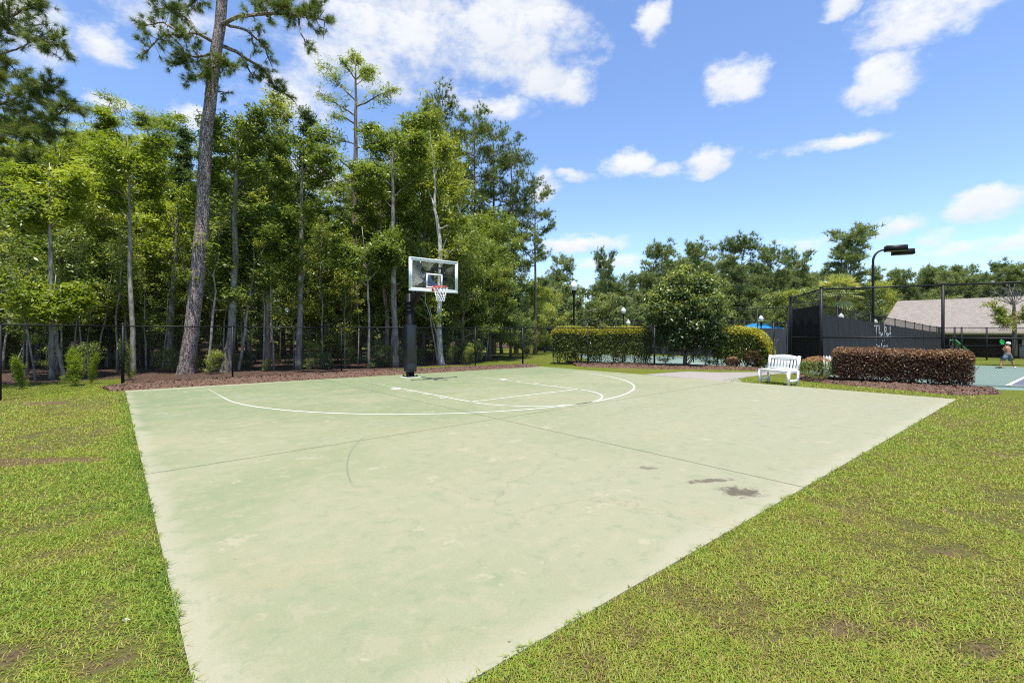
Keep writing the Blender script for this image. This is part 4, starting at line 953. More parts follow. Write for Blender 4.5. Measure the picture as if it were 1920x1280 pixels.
# ------------------------------------------------------------------ basketball hoop
def hoop():
    r = thing('basketball_hoop', 'black padded basketball hoop with a glass backboard and orange rim', 'basketball hoop', (0.02, -2.0, 0))
    blk = MT['black']
    mb = MB(); box(mb, (-.30, -.30, 0), (.30, .30, .022)); mb.build('footing', plain('footing_concrete', (.55, .56, .47), .8), r)
    mb = MB(); box(mb, (-.21, -.21, .022), (.21, .21, .045))
    for x in (-.17, .17):
        for y in (-.17, .17): tube(mb, [(x, y, .04), (x, y, .10)], .018, 8); tube(mb, [(x, y, .05), (x, y, .07)], .03, 6)
    mb.build('base_plate', blk, r)
    mb = MB(); box(mb, (-.105, -.105, .03), (.105, .105, 2.95)); mb.build('pole', blk, r)
    pad = NT('vinyl_pad'); pv = pad.co(); pn = pad.noise(pad.map(pv, (1, 1, .6)), 5, 3)
    padm = pad.bsdf((.010, .014, .020), .30, .55, 0, pad.bump(pn, .35, .05))
    mb = MB(); n = 28; w = .185
    prof = [(.99, .20), (1.03, .24), (1.03, .47), (1.0, .49), (1.03, .51), (1.03, 1.80), (1.0, 1.85)]
    for i in range(4):  # gathered skirt below
        pass
    an = np.arange(n) * 2 * pi / n; sq = np.stack([np.sign(np.cos(an)) * np.abs(np.cos(an)) ** .45, np.sign(np.sin(an)) * np.abs(np.sin(an)) ** .45], -1)
    V = np.concatenate([np.c_[sq * w * s, np.full(n, z)] for s, z in prof]); m = len(prof)
    i, j = np.meshgrid(np.arange(m - 1), np.arange(n), indexing='ij'); j2 = (j + 1) % n
    mb.add(V, np.stack([i * n + j, i * n + j2, (i + 1) * n + j2, (i + 1) * n + j], -1).reshape(-1, 4)); mb.poly(V[-n:]); mb.build('pole_pad', padm, r, True)
    # clamp straps at the top of the pole
    for z in (2.33, 2.48, 2.63):
        mb = MB(); box(mb, (-.125, -.125, z), (.125, .125, z + .045)); mb.build('clamp', blk, r)
    # gooseneck arm: deep gusset then a square tube reaching the board
    mb = MB()
    prof = [(.106, 2.30), (.106, 2.93), (.32, 3.02), (.42, 2.92)]
    V = [(s * .06, y, z) for s in (-1, 1) for y, z in prof]; mb.poly([V[k] for k in (3, 2, 1, 0)]); mb.poly([V[k] for k in (4, 5, 6, 7)])
    mb.add(V, [[k, (k + 1) % 4, (k + 1) % 4 + 4, k + 4] for k in range(4)])
    beam(mb, (0, .14, 2.55), (0, 1.48, 3.50), .13, .15); beam(mb, (0, .30, 3.02), (0, 1.44, 3.30), .08, .08)
    mb.build('arm', blk, r)
    mb = MB()
    for x in (-.36, .36): beam(mb, (x, 1.50, 3.02), (x, 1.50, 3.85), .05, .05, (0, 1, 0))
    for z in (3.12, 3.72): beam(mb, (-.40, 1.515, z), (.40, 1.515, z), .05, .05)
    beam(mb, (0, 1.47, 3.10), (0, 1.47, 3.75), .12, .06, (0, 1, 0)); mb.build('mounting_bracket', blk, r)
    # backboard (local y of the glass plane = 1.62)
    yb = 1.62; z0, z1, hw = 2.905, 3.975, .915
    g = NT('tempered_glass'); gb = g.N.new('ShaderNodeBsdfTransparent'); gb.inputs[0].default_value = (.985, .995, .995, 1); gl = g.N.new('ShaderNodeBsdfGlossy'); gl.inputs['Roughness'].default_value = .02
    fr = g.N.new('ShaderNodeFresnel'); fr.inputs[0].default_value = 1.5; mx = g.N.new('ShaderNodeMixShader'); g.L.new(g.math('MULTIPLY_ADD', fr.outputs[0], .3, .0), mx.inputs[0]); g.L.new(gb.outputs[0], mx.inputs[1]); g.L.new(gl.outputs[0], mx.inputs[2]); g.L.new(mx.outputs[0], g.out.inputs[0])
    bd = MB(); box(bd, (-hw + .03, yb - .006, z0 + .03), (hw - .03, yb + .006, z1 - .03)); bo = bd.build('backboard', g.m, r)
    wf = plain('board_frame_white', (.60, .68, .68), .8, .15, 0, .05, 8); wl = plain('board_line_white', (.80, .82, .80), .5)
    mb = MB()
    for a, b in (((-hw, z0), (hw, z0 + .045)), ((-hw, z1 - .045), (hw, z1)), ((-hw, z0 + .045), (-hw + .045, z1 - .045)), ((hw - .045, z0 + .045), (hw, z1 - .045))): box(mb, (a[0], yb - .03, a[1]), (b[0], yb + .02, b[1]))
    mb.build('frame', wf, bo)
    mb = MB(); i0, i1, w_ = hw - .048, z0 + .048, .05; yo = yb + .008
    def outline(x, za, zc, w):
        for a, b in (((-x, za), (x, za + w)), ((-x, zc - w), (x, zc)), ((-x, za + w), (-x + w, zc - w)), ((x - w, za + w), (x, zc - w))): box(mb, (a[0], yo - .001, a[1]), (b[0], yo + .002, b[1]))
    outline(i0, z0 + .048, z1 - .048, .055); mb.build('border_stripe', wl, bo)
    mb = MB(); outline(.305, 3.03, 3.50, .045); mb.build('target_square', wl, bo)
    # rim: centre 0.381 m in front of the board
    rc = np.array([0, yb + .381, 3.05]); red = plain('rim_orange', (.62, .060, .030), .4, .5, 0, .1, 12)
    mb = MB(); a = np.linspace(0, 2 * pi, 37); tube(mb, np.c_[rc[0] + .23 * np.cos(a), rc[1] + .23 * np.sin(a), np.full(37, 3.05)], .011, 8, False)
    box(mb, (-.11, yb + .010, 2.93), (.11, yb + .03, 3.09)); box(mb, (-.085, yb + .03, 3.035), (.085, yb + .165, 3.06))
    for s in (-1, 1): beam(mb, (s * .08, yb + .03, 2.95), (s * .10, yb + .17, 3.04), .02, .012)
    for k in range(12): aa = k * 2 * pi / 12; p = rc + [.23 * math.cos(aa), .23 * math.sin(aa), -.02]; tube(mb, [p + [0, 0, .012], p - [0, 0, .012]], .006, 5)
    ro = mb.build('rim', red, r, True)
    mb = MB(); nn = 12; lv = [(.226, 0), (.20, -.10), (.175, -.20), (.150, -.29), (.135, -.37), (.13, -.44)]
    for k in range(nn):
        for s in (1, -1):
            P = [];
            for q, (rad, dz) in enumerate(lv):
                an = (k + s * .5 * q) * 2 * pi / nn; P.append(rc + [rad * math.cos(an), rad * math.sin(an), dz - .02])
            tube(mb, P, .0085, 5, False)
    mb.build('net', plain('net_cord', (.84, .84, .82), .8, .1), ro)
    return r
hoop()

# ------------------------------------------------------------------ white bench
def bench(loc, rz, label, name='park_bench', wid=1.22):
    r = thing(name, label, 'bench', loc, rz); wp = MT['white_paint']; h = wid / 2   # local: seat faces -y
    for s in (-1, 1):
        mb = MB(); x = s * (h - .035); box(mb, (x - .035, -.25, 0), (x + .035, -.18, .42)); mb.build('leg', wp, r)
        mb = MB(); beam(mb, (x, .215, 0), (x, .215, .44), .07, .065, (0, 1, 0)); beam(mb, (x, .215, .44), (x, .31, .875), .07, .06, (0, 1, 0)); mb.build('leg', wp, r)
        mb = MB(); box(mb, (x - .02, -.18, .10), (x + .02, .18, .165)); mb.build('stretcher', wp, r); mb = MB(); box(mb, (x - .02, -.18, .355), (x + .02, .18, .42)); mb.build('side_rail', wp, r)
    mb = MB()
    for k in range(6): y = -.255 + k * .075; box(mb, (-h + .005, y, .422), (h - .005, y + .066, .448))
    mb.build('seat', wp, r)
    mb = MB(); n = 16; X = np.linspace(-h + .07, h - .07, n); V = []
    for i, x in enumerate(X): d = .055 * (1 - (2 * i / (n - 1) - 1) ** 2) ; V += [(x, -.235, .42), (x, -.235, .325 + d), (x, -.205, .42), (x, -.205, .325 + d)]
    F = []
    for i in range(n - 1): a, b = 4 * i, 4 * i + 4; F += [[a, a + 1, b + 1, b], [a + 2, b + 2, b + 3, a + 3], [a + 1, a + 3, b + 3, b + 1], [a, b, b + 2, a + 2]]
    mb.add(V, F); mb.build('apron', wp, r)
    def by(z): return .215 + .095 * (z - .44) / .435
    mb = MB(); V = []; F = []
    for i, x in enumerate(X): d = .055 * math.cos((2 * i / (n - 1) - 1) * pi / 2); y0, y1 = by(.76), by(.86); V += [(x, y0 - .022, .755), (x, y1 - .022, .85 + d), (x, y0 + .022, .755), (x, y1 + .022, .85 + d)]
    for i in range(n - 1): a, b = 4 * i, 4 * i + 4; F += [[a, a + 1, b + 1, b], [a + 2, b + 2, b + 3, a + 3], [a + 1, a + 3, b + 3, b + 1], [a, b, b + 2, a + 2]]
    mb.add(V, F); mb.build('crest_rail', wp, r)
    mb = MB(); beam(mb, (-h + .07, by(.472), .472), (h - .07, by(.472), .472), .04, .045); mb.build('lower_rail', wp, r)
    for k in range(8):
        x = -h + .07 + (wid - .14) * (k + .72) / 8.44; mb = MB(); beam(mb, (x, by(.49), .49), (x, by(.76), .77), (wid - .14) / 8.44 * .62, .02, (0, 1, 0)); mb.build('back_slat', wp, r)
    return r
def place_bench():
    # front legs stand at photo columns 1422 and 1478
    a, b = G(1424, 716.5), G(1479, 722.3); x = unit((b - a)[:2]); m = (a + b) / 2
    fwd = np.array([x[1], -x[0]]);  # direction the seat faces
    if fwd @ (CAM[:2] - m[:2]) < 0: fwd = -fwd; 
    # local -y = fwd, local x to the right when looking along +y
    ang = math.atan2(-fwd[0] * -1, fwd[1] * -1) if False else math.atan2(fwd[0], -fwd[1])
    c = m[:2] - fwd * .215
    bench((c[0], c[1], -.012), ang, 'white slatted wooden bench with arched back at the court edge', wid=np.linalg.norm((b - a)[:2]) + .05)
place_bench()
def picket_panel():
    p = W3(1547, 18.0); r = thing('picket_fence', 'low white picket panel between the small bush and the windscreen corner post', 'fence', p, math.atan2(RT[1], RT[0]))
    for k in range(6):
        x = -.27 + k * .11; mb = MB(); box(mb, (x - .032, -.01, 0), (x + .032, .01, .66)); mb.add([(x - .032, -.01, .66), (x + .032, -.01, .66), (x, -.01, .72), (x - .032, .01, .66), (x + .032, .01, .66), (x, .01, .72)], [[0, 1, 2], [5, 4, 3]]); mb.build('picket', MT['white_paint'], r)
    for z in (.18, .50): mb = MB(); box(mb, (-.33, .012, z), (.34, .04, z + .06)); mb.build('rail', MT['white_paint'], r)
picket_panel()

# ------------------------------------------------------------------ hedges and garden shrubs
def hedge(name, label, P, height, width, n, leafm, newm, seed, Lf=.075, wf=.022, open_base=.35, stems=12, rnd=.28, end=None, cat='hedge', new_n=.38, flare=0.0):
    """clipped hedge along the line P: leaf shell with depth, new growth on top, stems below"""
    rng = np.random.default_rng(seed); P = np.asarray([p[:2] for p in P], float); base = np.array([*P[0], float(zt(P[0][0]))]); r = thing(name, label, cat, base)
    s = np.r_[0, np.cumsum(np.linalg.norm(np.diff(P, axis=0), axis=1))]; Lt = s[-1]
    def at(q):
        x = np.interp(q, s, P[:, 0]); y = np.interp(q, s, P[:, 1]); e = .01 * Lt
        t_ = unit(np.c_[np.interp(q + e, s, P[:, 0]) - np.interp(q - e, s, P[:, 0]), np.interp(q + e, s, P[:, 1]) - np.interp(q - e, s, P[:, 1])]); return np.c_[x, y], np.c_[-t_[:, 1], t_[:, 0]]
    def sample(m, mode):
        q = rng.uniform(0, Lt, m); a = rng.uniform(-1, 1, m); z = rng.uniform(0, 1, m) ** .8
        ed = np.minimum(q, Lt - q); top = height * (1 + .02 * np.sin(q * 2.1) + .012 * np.sin(q * 7.3))
        er = np.clip(1 - (1 - np.clip(ed / (rnd * 1.6), 0, 1)) ** 2, 0, 1) ** .5
        if end is not None: el = np.clip(1 - (1 - np.clip((Lt - q) / end, 0, 1)) ** 2, 0, 1) ** .5; top = top * (.35 + .65 * el)
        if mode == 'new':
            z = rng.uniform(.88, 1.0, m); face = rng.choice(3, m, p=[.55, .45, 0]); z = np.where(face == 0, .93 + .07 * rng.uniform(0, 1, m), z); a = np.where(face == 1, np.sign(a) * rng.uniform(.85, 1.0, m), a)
        else:
            face = rng.choice(3, m, p=[.30, .42, .28])
            z = np.where(face == 0, rng.uniform(.88, 1.0, m), z)
            a = np.where(face == 1, np.sign(a) * rng.uniform(.78, 1.0, m), a)
            low = z < open_base; keep = ~low | (rng.uniform(0, 1, m) < (.30 + .8 * (z / open_base) ** 1.5) * (.35 + .65 * (np.sin(q * 5.3 + seed) > -.2)))
            z = np.where(keep, z, rng.uniform(open_base, 1, m))
        sh = np.clip(1 - np.clip((z - .80) / .2, 0, 1) ** 2 * .12, 0, 1) * (1 - .22 * np.clip((open_base - z) / max(open_base, .01), 0, 1))
        c, nn = at(q); xy = c + nn * (a * width / 2 * sh * (.55 + .45 * er))[:, None]
        zz = z * top * (.90 + .10 * np.sqrt(np.clip(1 - a * a, 0, 1))) * np.where(z > .6, .86 + .14 * er, 1)
        o = np.c_[xy - base[:2], zz + (zt(xy[:, 0]) - base[2])]; return o + rng.normal(0, .022, o.shape)
    mb = MB(); C = sample(n, 'body'); sz = 1
    leaves(mb, C, Lf, wf, rng, .25); mb.build('foliage', MT[leafm], r)
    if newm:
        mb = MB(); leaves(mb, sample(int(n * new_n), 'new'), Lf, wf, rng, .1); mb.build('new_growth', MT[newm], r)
    mb = MB(); ns = stems
    for k in range(ns):
        q = np.array([Lt * (k + .5) / ns + rng.normal(0, .05)]); c, nn = at(q); b = np.array([*(c[0] - base[:2]), float(zt(c[0][0])) - base[2] - .05])
        for m in range(4):
            d = np.array([rng.normal(0, .28), rng.normal(0, .28), 1.0]); tube(mb, curve_pts(b + rng.normal(0, .03, 3) * [1, 1, 0], d, height * .8, 5, .5, .10, rng), np.linspace(.022, .008, 6), 5, False)
    mb.build('stems', MT['stem'], r, True)
    return r
hedge('hedge', 'long clipped green hedge with yellow top growth, left of the bushy tree', [W(1036, 24.2), W(1130, 23.8), W(1222, 23.4)], 1.82, 1.15, 40000, 'hedge', 'hedge_new', 3, .11, .040, .30, 9)
hedge('hedge', 'clipped green hedge with a rounded right end, beside the bushy tree', [W(1338, 22.6), W(1400, 21.8), W(1448, 21.0)], 1.85, 1.1, 24000, 'hedge', 'hedge_new', 4, .11, .040, .24, 6, end=.9)
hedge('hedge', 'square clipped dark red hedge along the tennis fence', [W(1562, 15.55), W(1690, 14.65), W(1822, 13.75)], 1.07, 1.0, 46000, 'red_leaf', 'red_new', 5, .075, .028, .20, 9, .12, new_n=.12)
def globe_shrub(label, u, v, wpx, htop, leafm, newm, seed, n=4200, cat='shrub', open_base=.25):
    p = G(u, v); d = FOC * CAM[2] / (v - HOR); p[2] = float(zt(p[0])); w = wpx / FOC * d; rng = np.random.default_rng(seed); r = thing('shrub', label, cat, p)
    H = CAM[2] + (HOR - htop) * d / FOC - p[2]; D = rvec(rng, n); D[:, 2] = D[:, 2]; rad = rng.uniform(.72, 1.0, (n, 1)) ** .5
    C = D * rad * np.array([w / 2, w / 2, H * .46]) * (1 + .06 * np.sin(D[:, :1] * 9 + D[:, 1:2] * 7)); C[:, 2] += H * .54
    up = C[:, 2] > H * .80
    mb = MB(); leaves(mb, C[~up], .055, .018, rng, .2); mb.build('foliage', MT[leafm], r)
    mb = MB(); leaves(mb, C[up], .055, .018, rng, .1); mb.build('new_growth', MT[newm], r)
    mb = MB()
    for k in range(9): tube(mb, curve_pts((rng.normal(0, .04), rng.normal(0, .04), -.05), (rng.normal(0, .6), rng.normal(0, .6), 1), H * .85, 5, .2, .1, rng), np.linspace(.018, .006, 6), 5, False)
    mb.build('stems', MT['stem'], r, True); return r
globe_shrub('small round reddish shrub, larger of the two behind the bench', 1417, 689, 44, 652, 'red_leaf', 'red_new', 8)
globe_shrub('smaller round reddish shrub, lower and left of its twin behind the bench', 1373, 688, 26, 668, 'red_leaf', 'red_new', 9, 2600)
globe_shrub('loose olive and bronze bush between bench and dark red hedge', 1532, 713, 58, 668, 'hedge', 'red_new', 10, 4200)
def bushy_tree():
    p = W3(1284, 22.6); r = thing('bushy_tree', 'dense dark glossy bushy tree between the two green hedges', 'tree', p); rng = np.random.default_rng(21)
    H = 4.55; wood, _, _ = skeleton(rng, H, .085, (.05, 0), .10, .92, 46, lambda s: 1.35 * (.55 + .6 * math.sin(pi * min(1, .2 + s * .75))) * (1 - .3 * s), lambda s: .05 + .95 * s, .3, 4, .4, sides=8)
    for k in range(5): tube(wood, curve_pts((rng.normal(0, .12), rng.normal(0, .12), -.05), (rng.normal(0, .5), rng.normal(0, .5), 1), 1.6, 5, .1, .1, rng), np.linspace(.03, .01, 6), 5, False)
    wood.build('trunk', MT['bark_brown'], r, True)
    D = rvec(rng, 520); rad = rng.uniform(.55, 1.0, (520, 1)) ** .5 * (1 + .10 * np.sin(D[:, :1] * 7 + D[:, 2:] * 5) + .08 * np.sin(D[:, 1:2] * 11))
    pos = D * rad * np.array([1.52, 1.52, 2.0]) + np.array([0, 0, 2.62]); pos[:, :2] *= np.clip(1.12 - .16 * np.clip(pos[:, 2:] - 2.6, 0, 9), .5, 1.2)
    pos = pos[pos[:, 2] > .75]
    foliage(rng, pos, None, 36000, .40, .75, .15, .052, .3).build('crown', MT['leaf_glossy'], r)
    tip = pos[(pos[:, 2] > 3.1) | ((np.linalg.norm(pos[:, :2], axis=1) > 1.35) & (pos[:, 2] > 1.8))]
    foliage(rng, tip + [0, 0, .10], None, 9500, .34, .7, .15, .05, .2).build('new_growth', MT['leaf_light'], r)
bushy_tree()
# two small shrubs flanking its foot
plant('shrub', 1250, 22.9, None, 'low open-stemmed shrub at the left foot of the bushy tree', H=1.5, wide=1.0, leaf_m='leaf_dark')
plant('shrub', 1322, 21.9, None, 'low open-stemmed shrub at the right foot of the bushy tree', H=1.55, wide=1.05, leaf_m='leaf_dark')

# fan palm behind the divider fence
def palm():
    p = W3(1572, 45); r = thing('palm_tree', 'pale green fan palm rising behind the divider windscreen', 'palm', p); rng = np.random.default_rng(4)
    top = CAM[2] + (HOR - 552) * 45 / FOC - p[2]; mb = MB(); tube(mb, [(0, 0, -.1), (.05, 0, top * .5), (0, 0, top)], [.24, .20, .22], 10); mb.build('trunk', MT['bark_brown'], r, True)
    for ring in range(64):
        e = rng.uniform(-.75, 1.35); az = rng.uniform(0, 6.28); d = np.array([math.cos(az) * math.cos(e), math.sin(az) * math.cos(e), math.sin(e)]); o = np.array([0, 0, top])
        mb = MB(); st = curve_pts(o, d, 1.25, 4, -.35, .02, rng); tube(mb, st, np.linspace(.03, .02, 5), 4, False)
        c = st[-1]; ax = unit(st[-1] - st[-2]); s = unit(np.cross(ax, [0, 0, 1]) + 1e-6); up = np.cross(s, ax)
        for k in range(13):
            a = (k / 12 - .5) * 2.5; dd = unit(ax * math.cos(a) + s * math.sin(a) + up * .12); q = np.cross(dd, up); q = unit(q) * .075
            m = c + dd * .55; t_ = c + dd * rng.uniform(.95, 1.15) + np.array([0, 0, -.16 - .1 * (e < 0)])
            mb.add([c, m - q, t_, m + q], [[0, 1, 2, 3]])
        mb.build('frond', MT['palm'], r)
palm()
# half-bare small tree in front of the pavilion
bare_trunk('shade_tree', 1900, 36, [(1902, 668), (1903, 620), (1901, 580), (1900, 560)], [.16, .13, .10, .06], 'bark_brown', 'small tree with bare upper twigs and low layered leaves in front of the pavilion', 12, 6500, 'leaf_light', cr=.28, L=.14, w=.05, flat=.4, branches=[
    (.05, [(1902, 610, 0), (1890, 600, -.3), (1874, 588, -.6), (1858, 570, -.9)], 2.6), (.05, [(1902, 606, 0), (1888, 592, .5), (1870, 580, .9)], 2.4), (.05, [(1902, 612, 0), (1884, 606, -.8), (1872, 598, -1.2)], 2.4), (.05, [(1902, 606, 0), (1920, 596, .3), (1940, 586, .6)], 2.4), (.05, [(1902, 604, 0), (1916, 590, -.6), (1930, 575, -.9)], 2.4)])
def bare_twigs():
    r = [o for o in bpy.data.objects if o.name.startswith('shade_tree')][0]; rng = np.random.default_rng(3); b = np.array(r.location); mb = MB()
    def loc(c, row, dd=0.): p = W(c, 36 + dd); return np.array([p[0], p[1], CAM[2] + (HOR - row) * (36 + dd) / FOC]) - b
    for tgt in ((1850, 556), (1866, 548), (1880, 538), (1892, 532), (1905, 530), (1918, 534), (1932, 540), (1944, 552)):
        P = np.array([loc(1901, 572), loc(1901 + (tgt[0] - 1901) * .55, 566 + (tgt[1] - 566) * .45, rng.uniform(-.5, .5)), loc(tgt[0], tgt[1], rng.uniform(-.8, .8))])
        s = np.linspace(0, 2, 7); Q = np.c_[[np.interp(s, [0, 1, 2], P[:, k]) for k in range(3)]].T; tube(mb, Q, np.linspace(.045, .012, 7), 5, False)
        for m in range(9):
            i = rng.integers(2, 6); tube(mb, curve_pts(Q[i], rvec(rng, 1)[0] + [0, 0, .7], rng.uniform(.4, .9), 4, .2, .15, rng), np.linspace(.016, .007, 5), 4, False)
    mb.build('bare_branches', MT['bark_grey'], r, True)
bare_twigs()

# ------------------------------------------------------------------ lamps
def globe_lamp(u, d, top, label):
    p = W3(u, d); H = CAM[2] + (HOR - top) * d / FOC - p[2]; r = thing('street_lamp', label, 'street lamp', p, 0, 'white globe lamps on black posts')
    mb = MB(); lathe(mb, [(.20, 0), (.20, .08), (.15, .14), (.13, .55), (.085, .62), (.065, .75), (.055, H - 1.05), (.075, H - 1.0), (.075, H - .95), (.06, H - .9), (.12, H - .72), (.14, H - .64), (.10, H - .60)], 14); mb.build('pole', MT['black'], r, True)
    gm = NT('lamp_globe'); m = gm.bsdf((.80, .82, .84), .35, .5, 0, None, Subsurface_Weight=.2)
    mb = MB(); lathe(mb, [(.11, H - .62), (.17, H - .56), (.215, H - .42), (.22, H - .32), (.19, H - .20), (.13, H - .12), (.10, H - .10), (.105, H - .08), (.07, H - .05), (.035, H - .02), (.001, H)], 16); mb.build('globe', m, r, True)
globe_lamp(1076, 30, 526, 'tallest-looking white globe lamp, rising above the long green hedge')
globe_lamp(1169, 46, 576, 'distant white globe lamp right of the nearest one, above the long hedge')
globe_lamp(1178, 51, 599, 'lowest white globe lamp, just over the hedge beside the distant one')
globe_lamp(1427, 47, 591, 'white globe lamp standing directly before the blue canopy')
globe_lamp(1577, 42, 587, 'white globe lamp top peeking over the divider windscreen under the palm')
globe_lamp(1641, 48, 598, 'white globe lamp top at the foot of the tall court light, over the windscreen')
def court_light():
    d = 44; p = W3(1637, d); r = thing('court_light', 'tall black court floodlight with two box heads on a curved arm', 'floodlight', p); b = p
    H = CAM[2] + (HOR - 466) * d / FOC - p[2]; sx = RT * 1.0
    def L(c, row, dd=0.): q = W(c, d + dd); return np.array([q[0], q[1], CAM[2] + (HOR - row) * (d + dd) / FOC]) - b
    mb = MB(); a = np.linspace(0, pi / 2, 9); R_ = 1.05; arc = [L(1637, 490) + RT * R_ * (1 - math.cos(t)) + np.array([0, 0, R_ * math.sin(t)]) for t in a]
    tube(mb, [(0, 0, -.2), L(1637, 560), L(1637, 510)] + arc, [.12, .11, .10] + [.10] * 4 + [.085] * 5, 10); mb.build('pole', MT['black'], r, True)
    dirw = np.array([-.93, -.37, 0])
    e = arc[-1]
    for k, (off, lb) in enumerate(((RT * .05 + np.array([0, 0, .1]), 0), (unit(FW + .76 * RT) * 1.0 + RT * .75 + np.array([0, 0, -.10]), 1))):
        o = e + off; ax = unit(RT - FW * .45); sd = np.cross([0, 0, 1], ax); mb = MB(); V = []
        for z, g in ((-.25, 1.0), (.24, .97)):
            for x, y in ((0, -.42), (1.62, -.42), (1.62, .42), (0, .42)): V.append(o + ax * x * g + sd * y * g + np.array([0, 0, z]))
        mb.add(V, BF); hd = mb.build('lamp_head', MT['black'], r)
        mb = MB(); V = [o + ax * x + sd * y + np.array([0, 0, -.253]) for x, y in ((.08, -.36), (1.54, -.36), (1.54, .36), (.08, .36))]; mb.add(V, [[0, 3, 2, 1]]); mb.build('lens', plain('lamp_lens', (.22, .21, .20), .8), hd)
    mb = MB(); beam(mb, e, e + unit(FW + .76 * RT) * 1.0 + RT * .8 + np.array([0, 0, -.05]), .10, .08); mb.build('cross_arm', MT['black'], r)
court_light()

# ------------------------------------------------------------------ pavilion
def pavilion():
    # eaves line measured at photo columns 1655..; building set on the lower ground
    dN = 54; o = W3(1668, dN); r = thing('pavilion', 'open-sided park pavilion with a long grey-brown shingle roof', 'pavilion', o)
    b = o; fz = 0.0
    ax = unit(RT * .65 - FW * .76); dp = np.array([-ax[1], ax[0], 0]); dp = dp if dp @ FW > 0 else -dp
    def P(x, y, z): return ax * x + dp * y + np.array([0, 0, z])
    Ln, Dp = 30.0, 12.0; ze = CAM[2] + (HOR - 624) * dN / FOC - b[2] + .15; zr = CAM[2] + (HOR - 564) * (dN + Dp / 2 * .65) / FOC - b[2]
    sh = NT('roof_shingles'); v = sh.co(); g = sh.noise(v, 3, 5, .7); vo = sh.voro(sh.map(v, (1, 1, 3)), 3.2)
    shm = sh.bsdf(sh.mix(sh.math('MULTIPLY_ADD', sh.xyz(vo.outputs['Color'])[0], .5, sh.math('MULTIPLY', g, .5)), (.195, .170, .150), (.31, .275, .245)), .95, .1, 0, sh.bump(vo.outputs['Distance'], .3, .05))
    V = [P(-.9, -.9, ze), P(Ln, -.9, ze), P(Ln, Dp + .9, ze), P(-.9, Dp + .9, ze), P(-.4, Dp / 2, zr), P(Ln, Dp / 2, zr)]
    mb = MB(); mb.add(V, [[0, 1, 5, 4], [2, 3, 4, 5]]); mb.add(V, [[3, 0, 4]]); V2 = [q - np.array([0, 0, .12]) for q in V[:4]]; mb.add(V2, [[0, 3, 2, 1]]); rf = mb.build('roof', shm, r)
    tr = plain('fascia_tan', (.42, .36, .24), .7)
    mb = MB(); beam(mb, P(-.93, -.93, ze - .17), P(Ln, -.93, ze - .17), .05, .30); beam(mb, P(-.93, -.9, ze - .17), P(-.93, Dp + .9, ze - .17), .05, .30); mb.build('fascia', tr, r)
    st = plain('column_stone', (.34, .31, .27), .9, .2, 0, .35, 5, .5); cw = plain('column_cream', (.58, .50, .34), .7)
    for y in (0, Dp):
        for x in np.arange(.4, Ln, 5.0):
            c = P(x, y, 0); mb = MB(); beam(mb, c + [0, 0, -.2], c + [0, 0, ze - .30], .30, .30, (0, 1, 0)); co = mb.build('column', cw, r)
            mb = MB(); beam(mb, c + [0, 0, -.25], c + [0, 0, 1.15], .62, .62, (0, 1, 0)); mb.build('pier', st, co)
    mb = MB(); beam(mb, P(0, 0, ze - .40), P(Ln, 0, ze - .40), .2, .32); mb.build('beam', plain('dark_beam', (.05, .04, .035), .8), r)
    mb = MB(); V = [P(-.3, -.3, -.02), P(Ln, -.3, -.02), P(Ln, Dp + .3, -.02), P(-.3, Dp + .3, -.02)]; V += [q - np.array([0, 0, .4]) for q in V]
    mb.add(V, [[0, 1, 2, 3], [0, 4, 5, 1], [1, 5, 6, 2], [2, 6, 7, 3], [3, 7, 4, 0]]); mb.build('floor', plain('pavilion_floor', (.22, .20, .18), .9), r)
    # solid rear rooms in shade
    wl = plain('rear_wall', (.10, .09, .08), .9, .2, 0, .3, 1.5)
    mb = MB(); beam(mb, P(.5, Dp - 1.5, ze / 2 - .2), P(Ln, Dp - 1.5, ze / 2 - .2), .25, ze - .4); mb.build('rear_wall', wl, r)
    wn = plain('pale_notice', (.42, .42, .42), .8)
    for x, w in ((13.4, 3.0), (18.5, 1.6)):
        mb = MB(); beam(mb, P(x, Dp - 1.7, 2.2), P(x + w, Dp - 1.7, 2.2), .04, .9); mb.build('window', wn, r)
    return P, b
PV, PB = pavilion()
def picnic(x, y, label, cm):
    o = PB + PV(x, y, 0); r = thing('picnic_table', label, 'table', o, math.atan2(RT[1], RT[0])); 
    mb = MB(); box(mb, (-.95, -.38, .72), (.95, .38, .77)); mb.build('tabletop', cm, r)
    for s in (-1, 1):
        mb = MB(); box(mb, (-.95, s * .72 - .14, .42), (.95, s * .72 + .14, .46)); mb.build('bench_seat', cm, r)
        mb = MB(); beam(mb, (s * .65, -.72, 0), (s * .65, -.2, .72), .08, .05); beam(mb, (s * .65, .72, 0), (s * .65, .2, .72), .08, .05); beam(mb, (s * .65, -.8, .40), (s * .65, .8, .40), .05, .08); mb.build('leg', cm, r)
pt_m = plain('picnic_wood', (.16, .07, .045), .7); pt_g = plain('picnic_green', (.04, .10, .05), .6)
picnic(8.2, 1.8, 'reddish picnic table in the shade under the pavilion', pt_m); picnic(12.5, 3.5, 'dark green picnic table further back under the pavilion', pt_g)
def slide():
    o = W3(1800, 48); r = thing('playground_slide', 'small green slatted slide standing before the pavilion', 'slide', o, math.atan2(RT[1], RT[0])); gm = plain('green_plastic', (.05, .30, .09), .4)
    for s in (-1, 1): mb = MB(); beam(mb, (-.75, s * .3, 1.75), (.9, s * .3, .35), .05, .14); mb.build('side_rail', gm, r)
    mb = MB(); beam(mb, (-.75, 0, 1.70), (.9, 0, .30), .56, .04)
    mb.build('chute', gm, r)
    for x, h in ((-.75, 1.75), (.85, .40)):
        for s in (-1, 1): mb = MB(); tube(mb, [(x, s * .3, 0), (x, s * .3, h)], .05, 8); mb.build('leg', MT['black'], r, True)
slide()

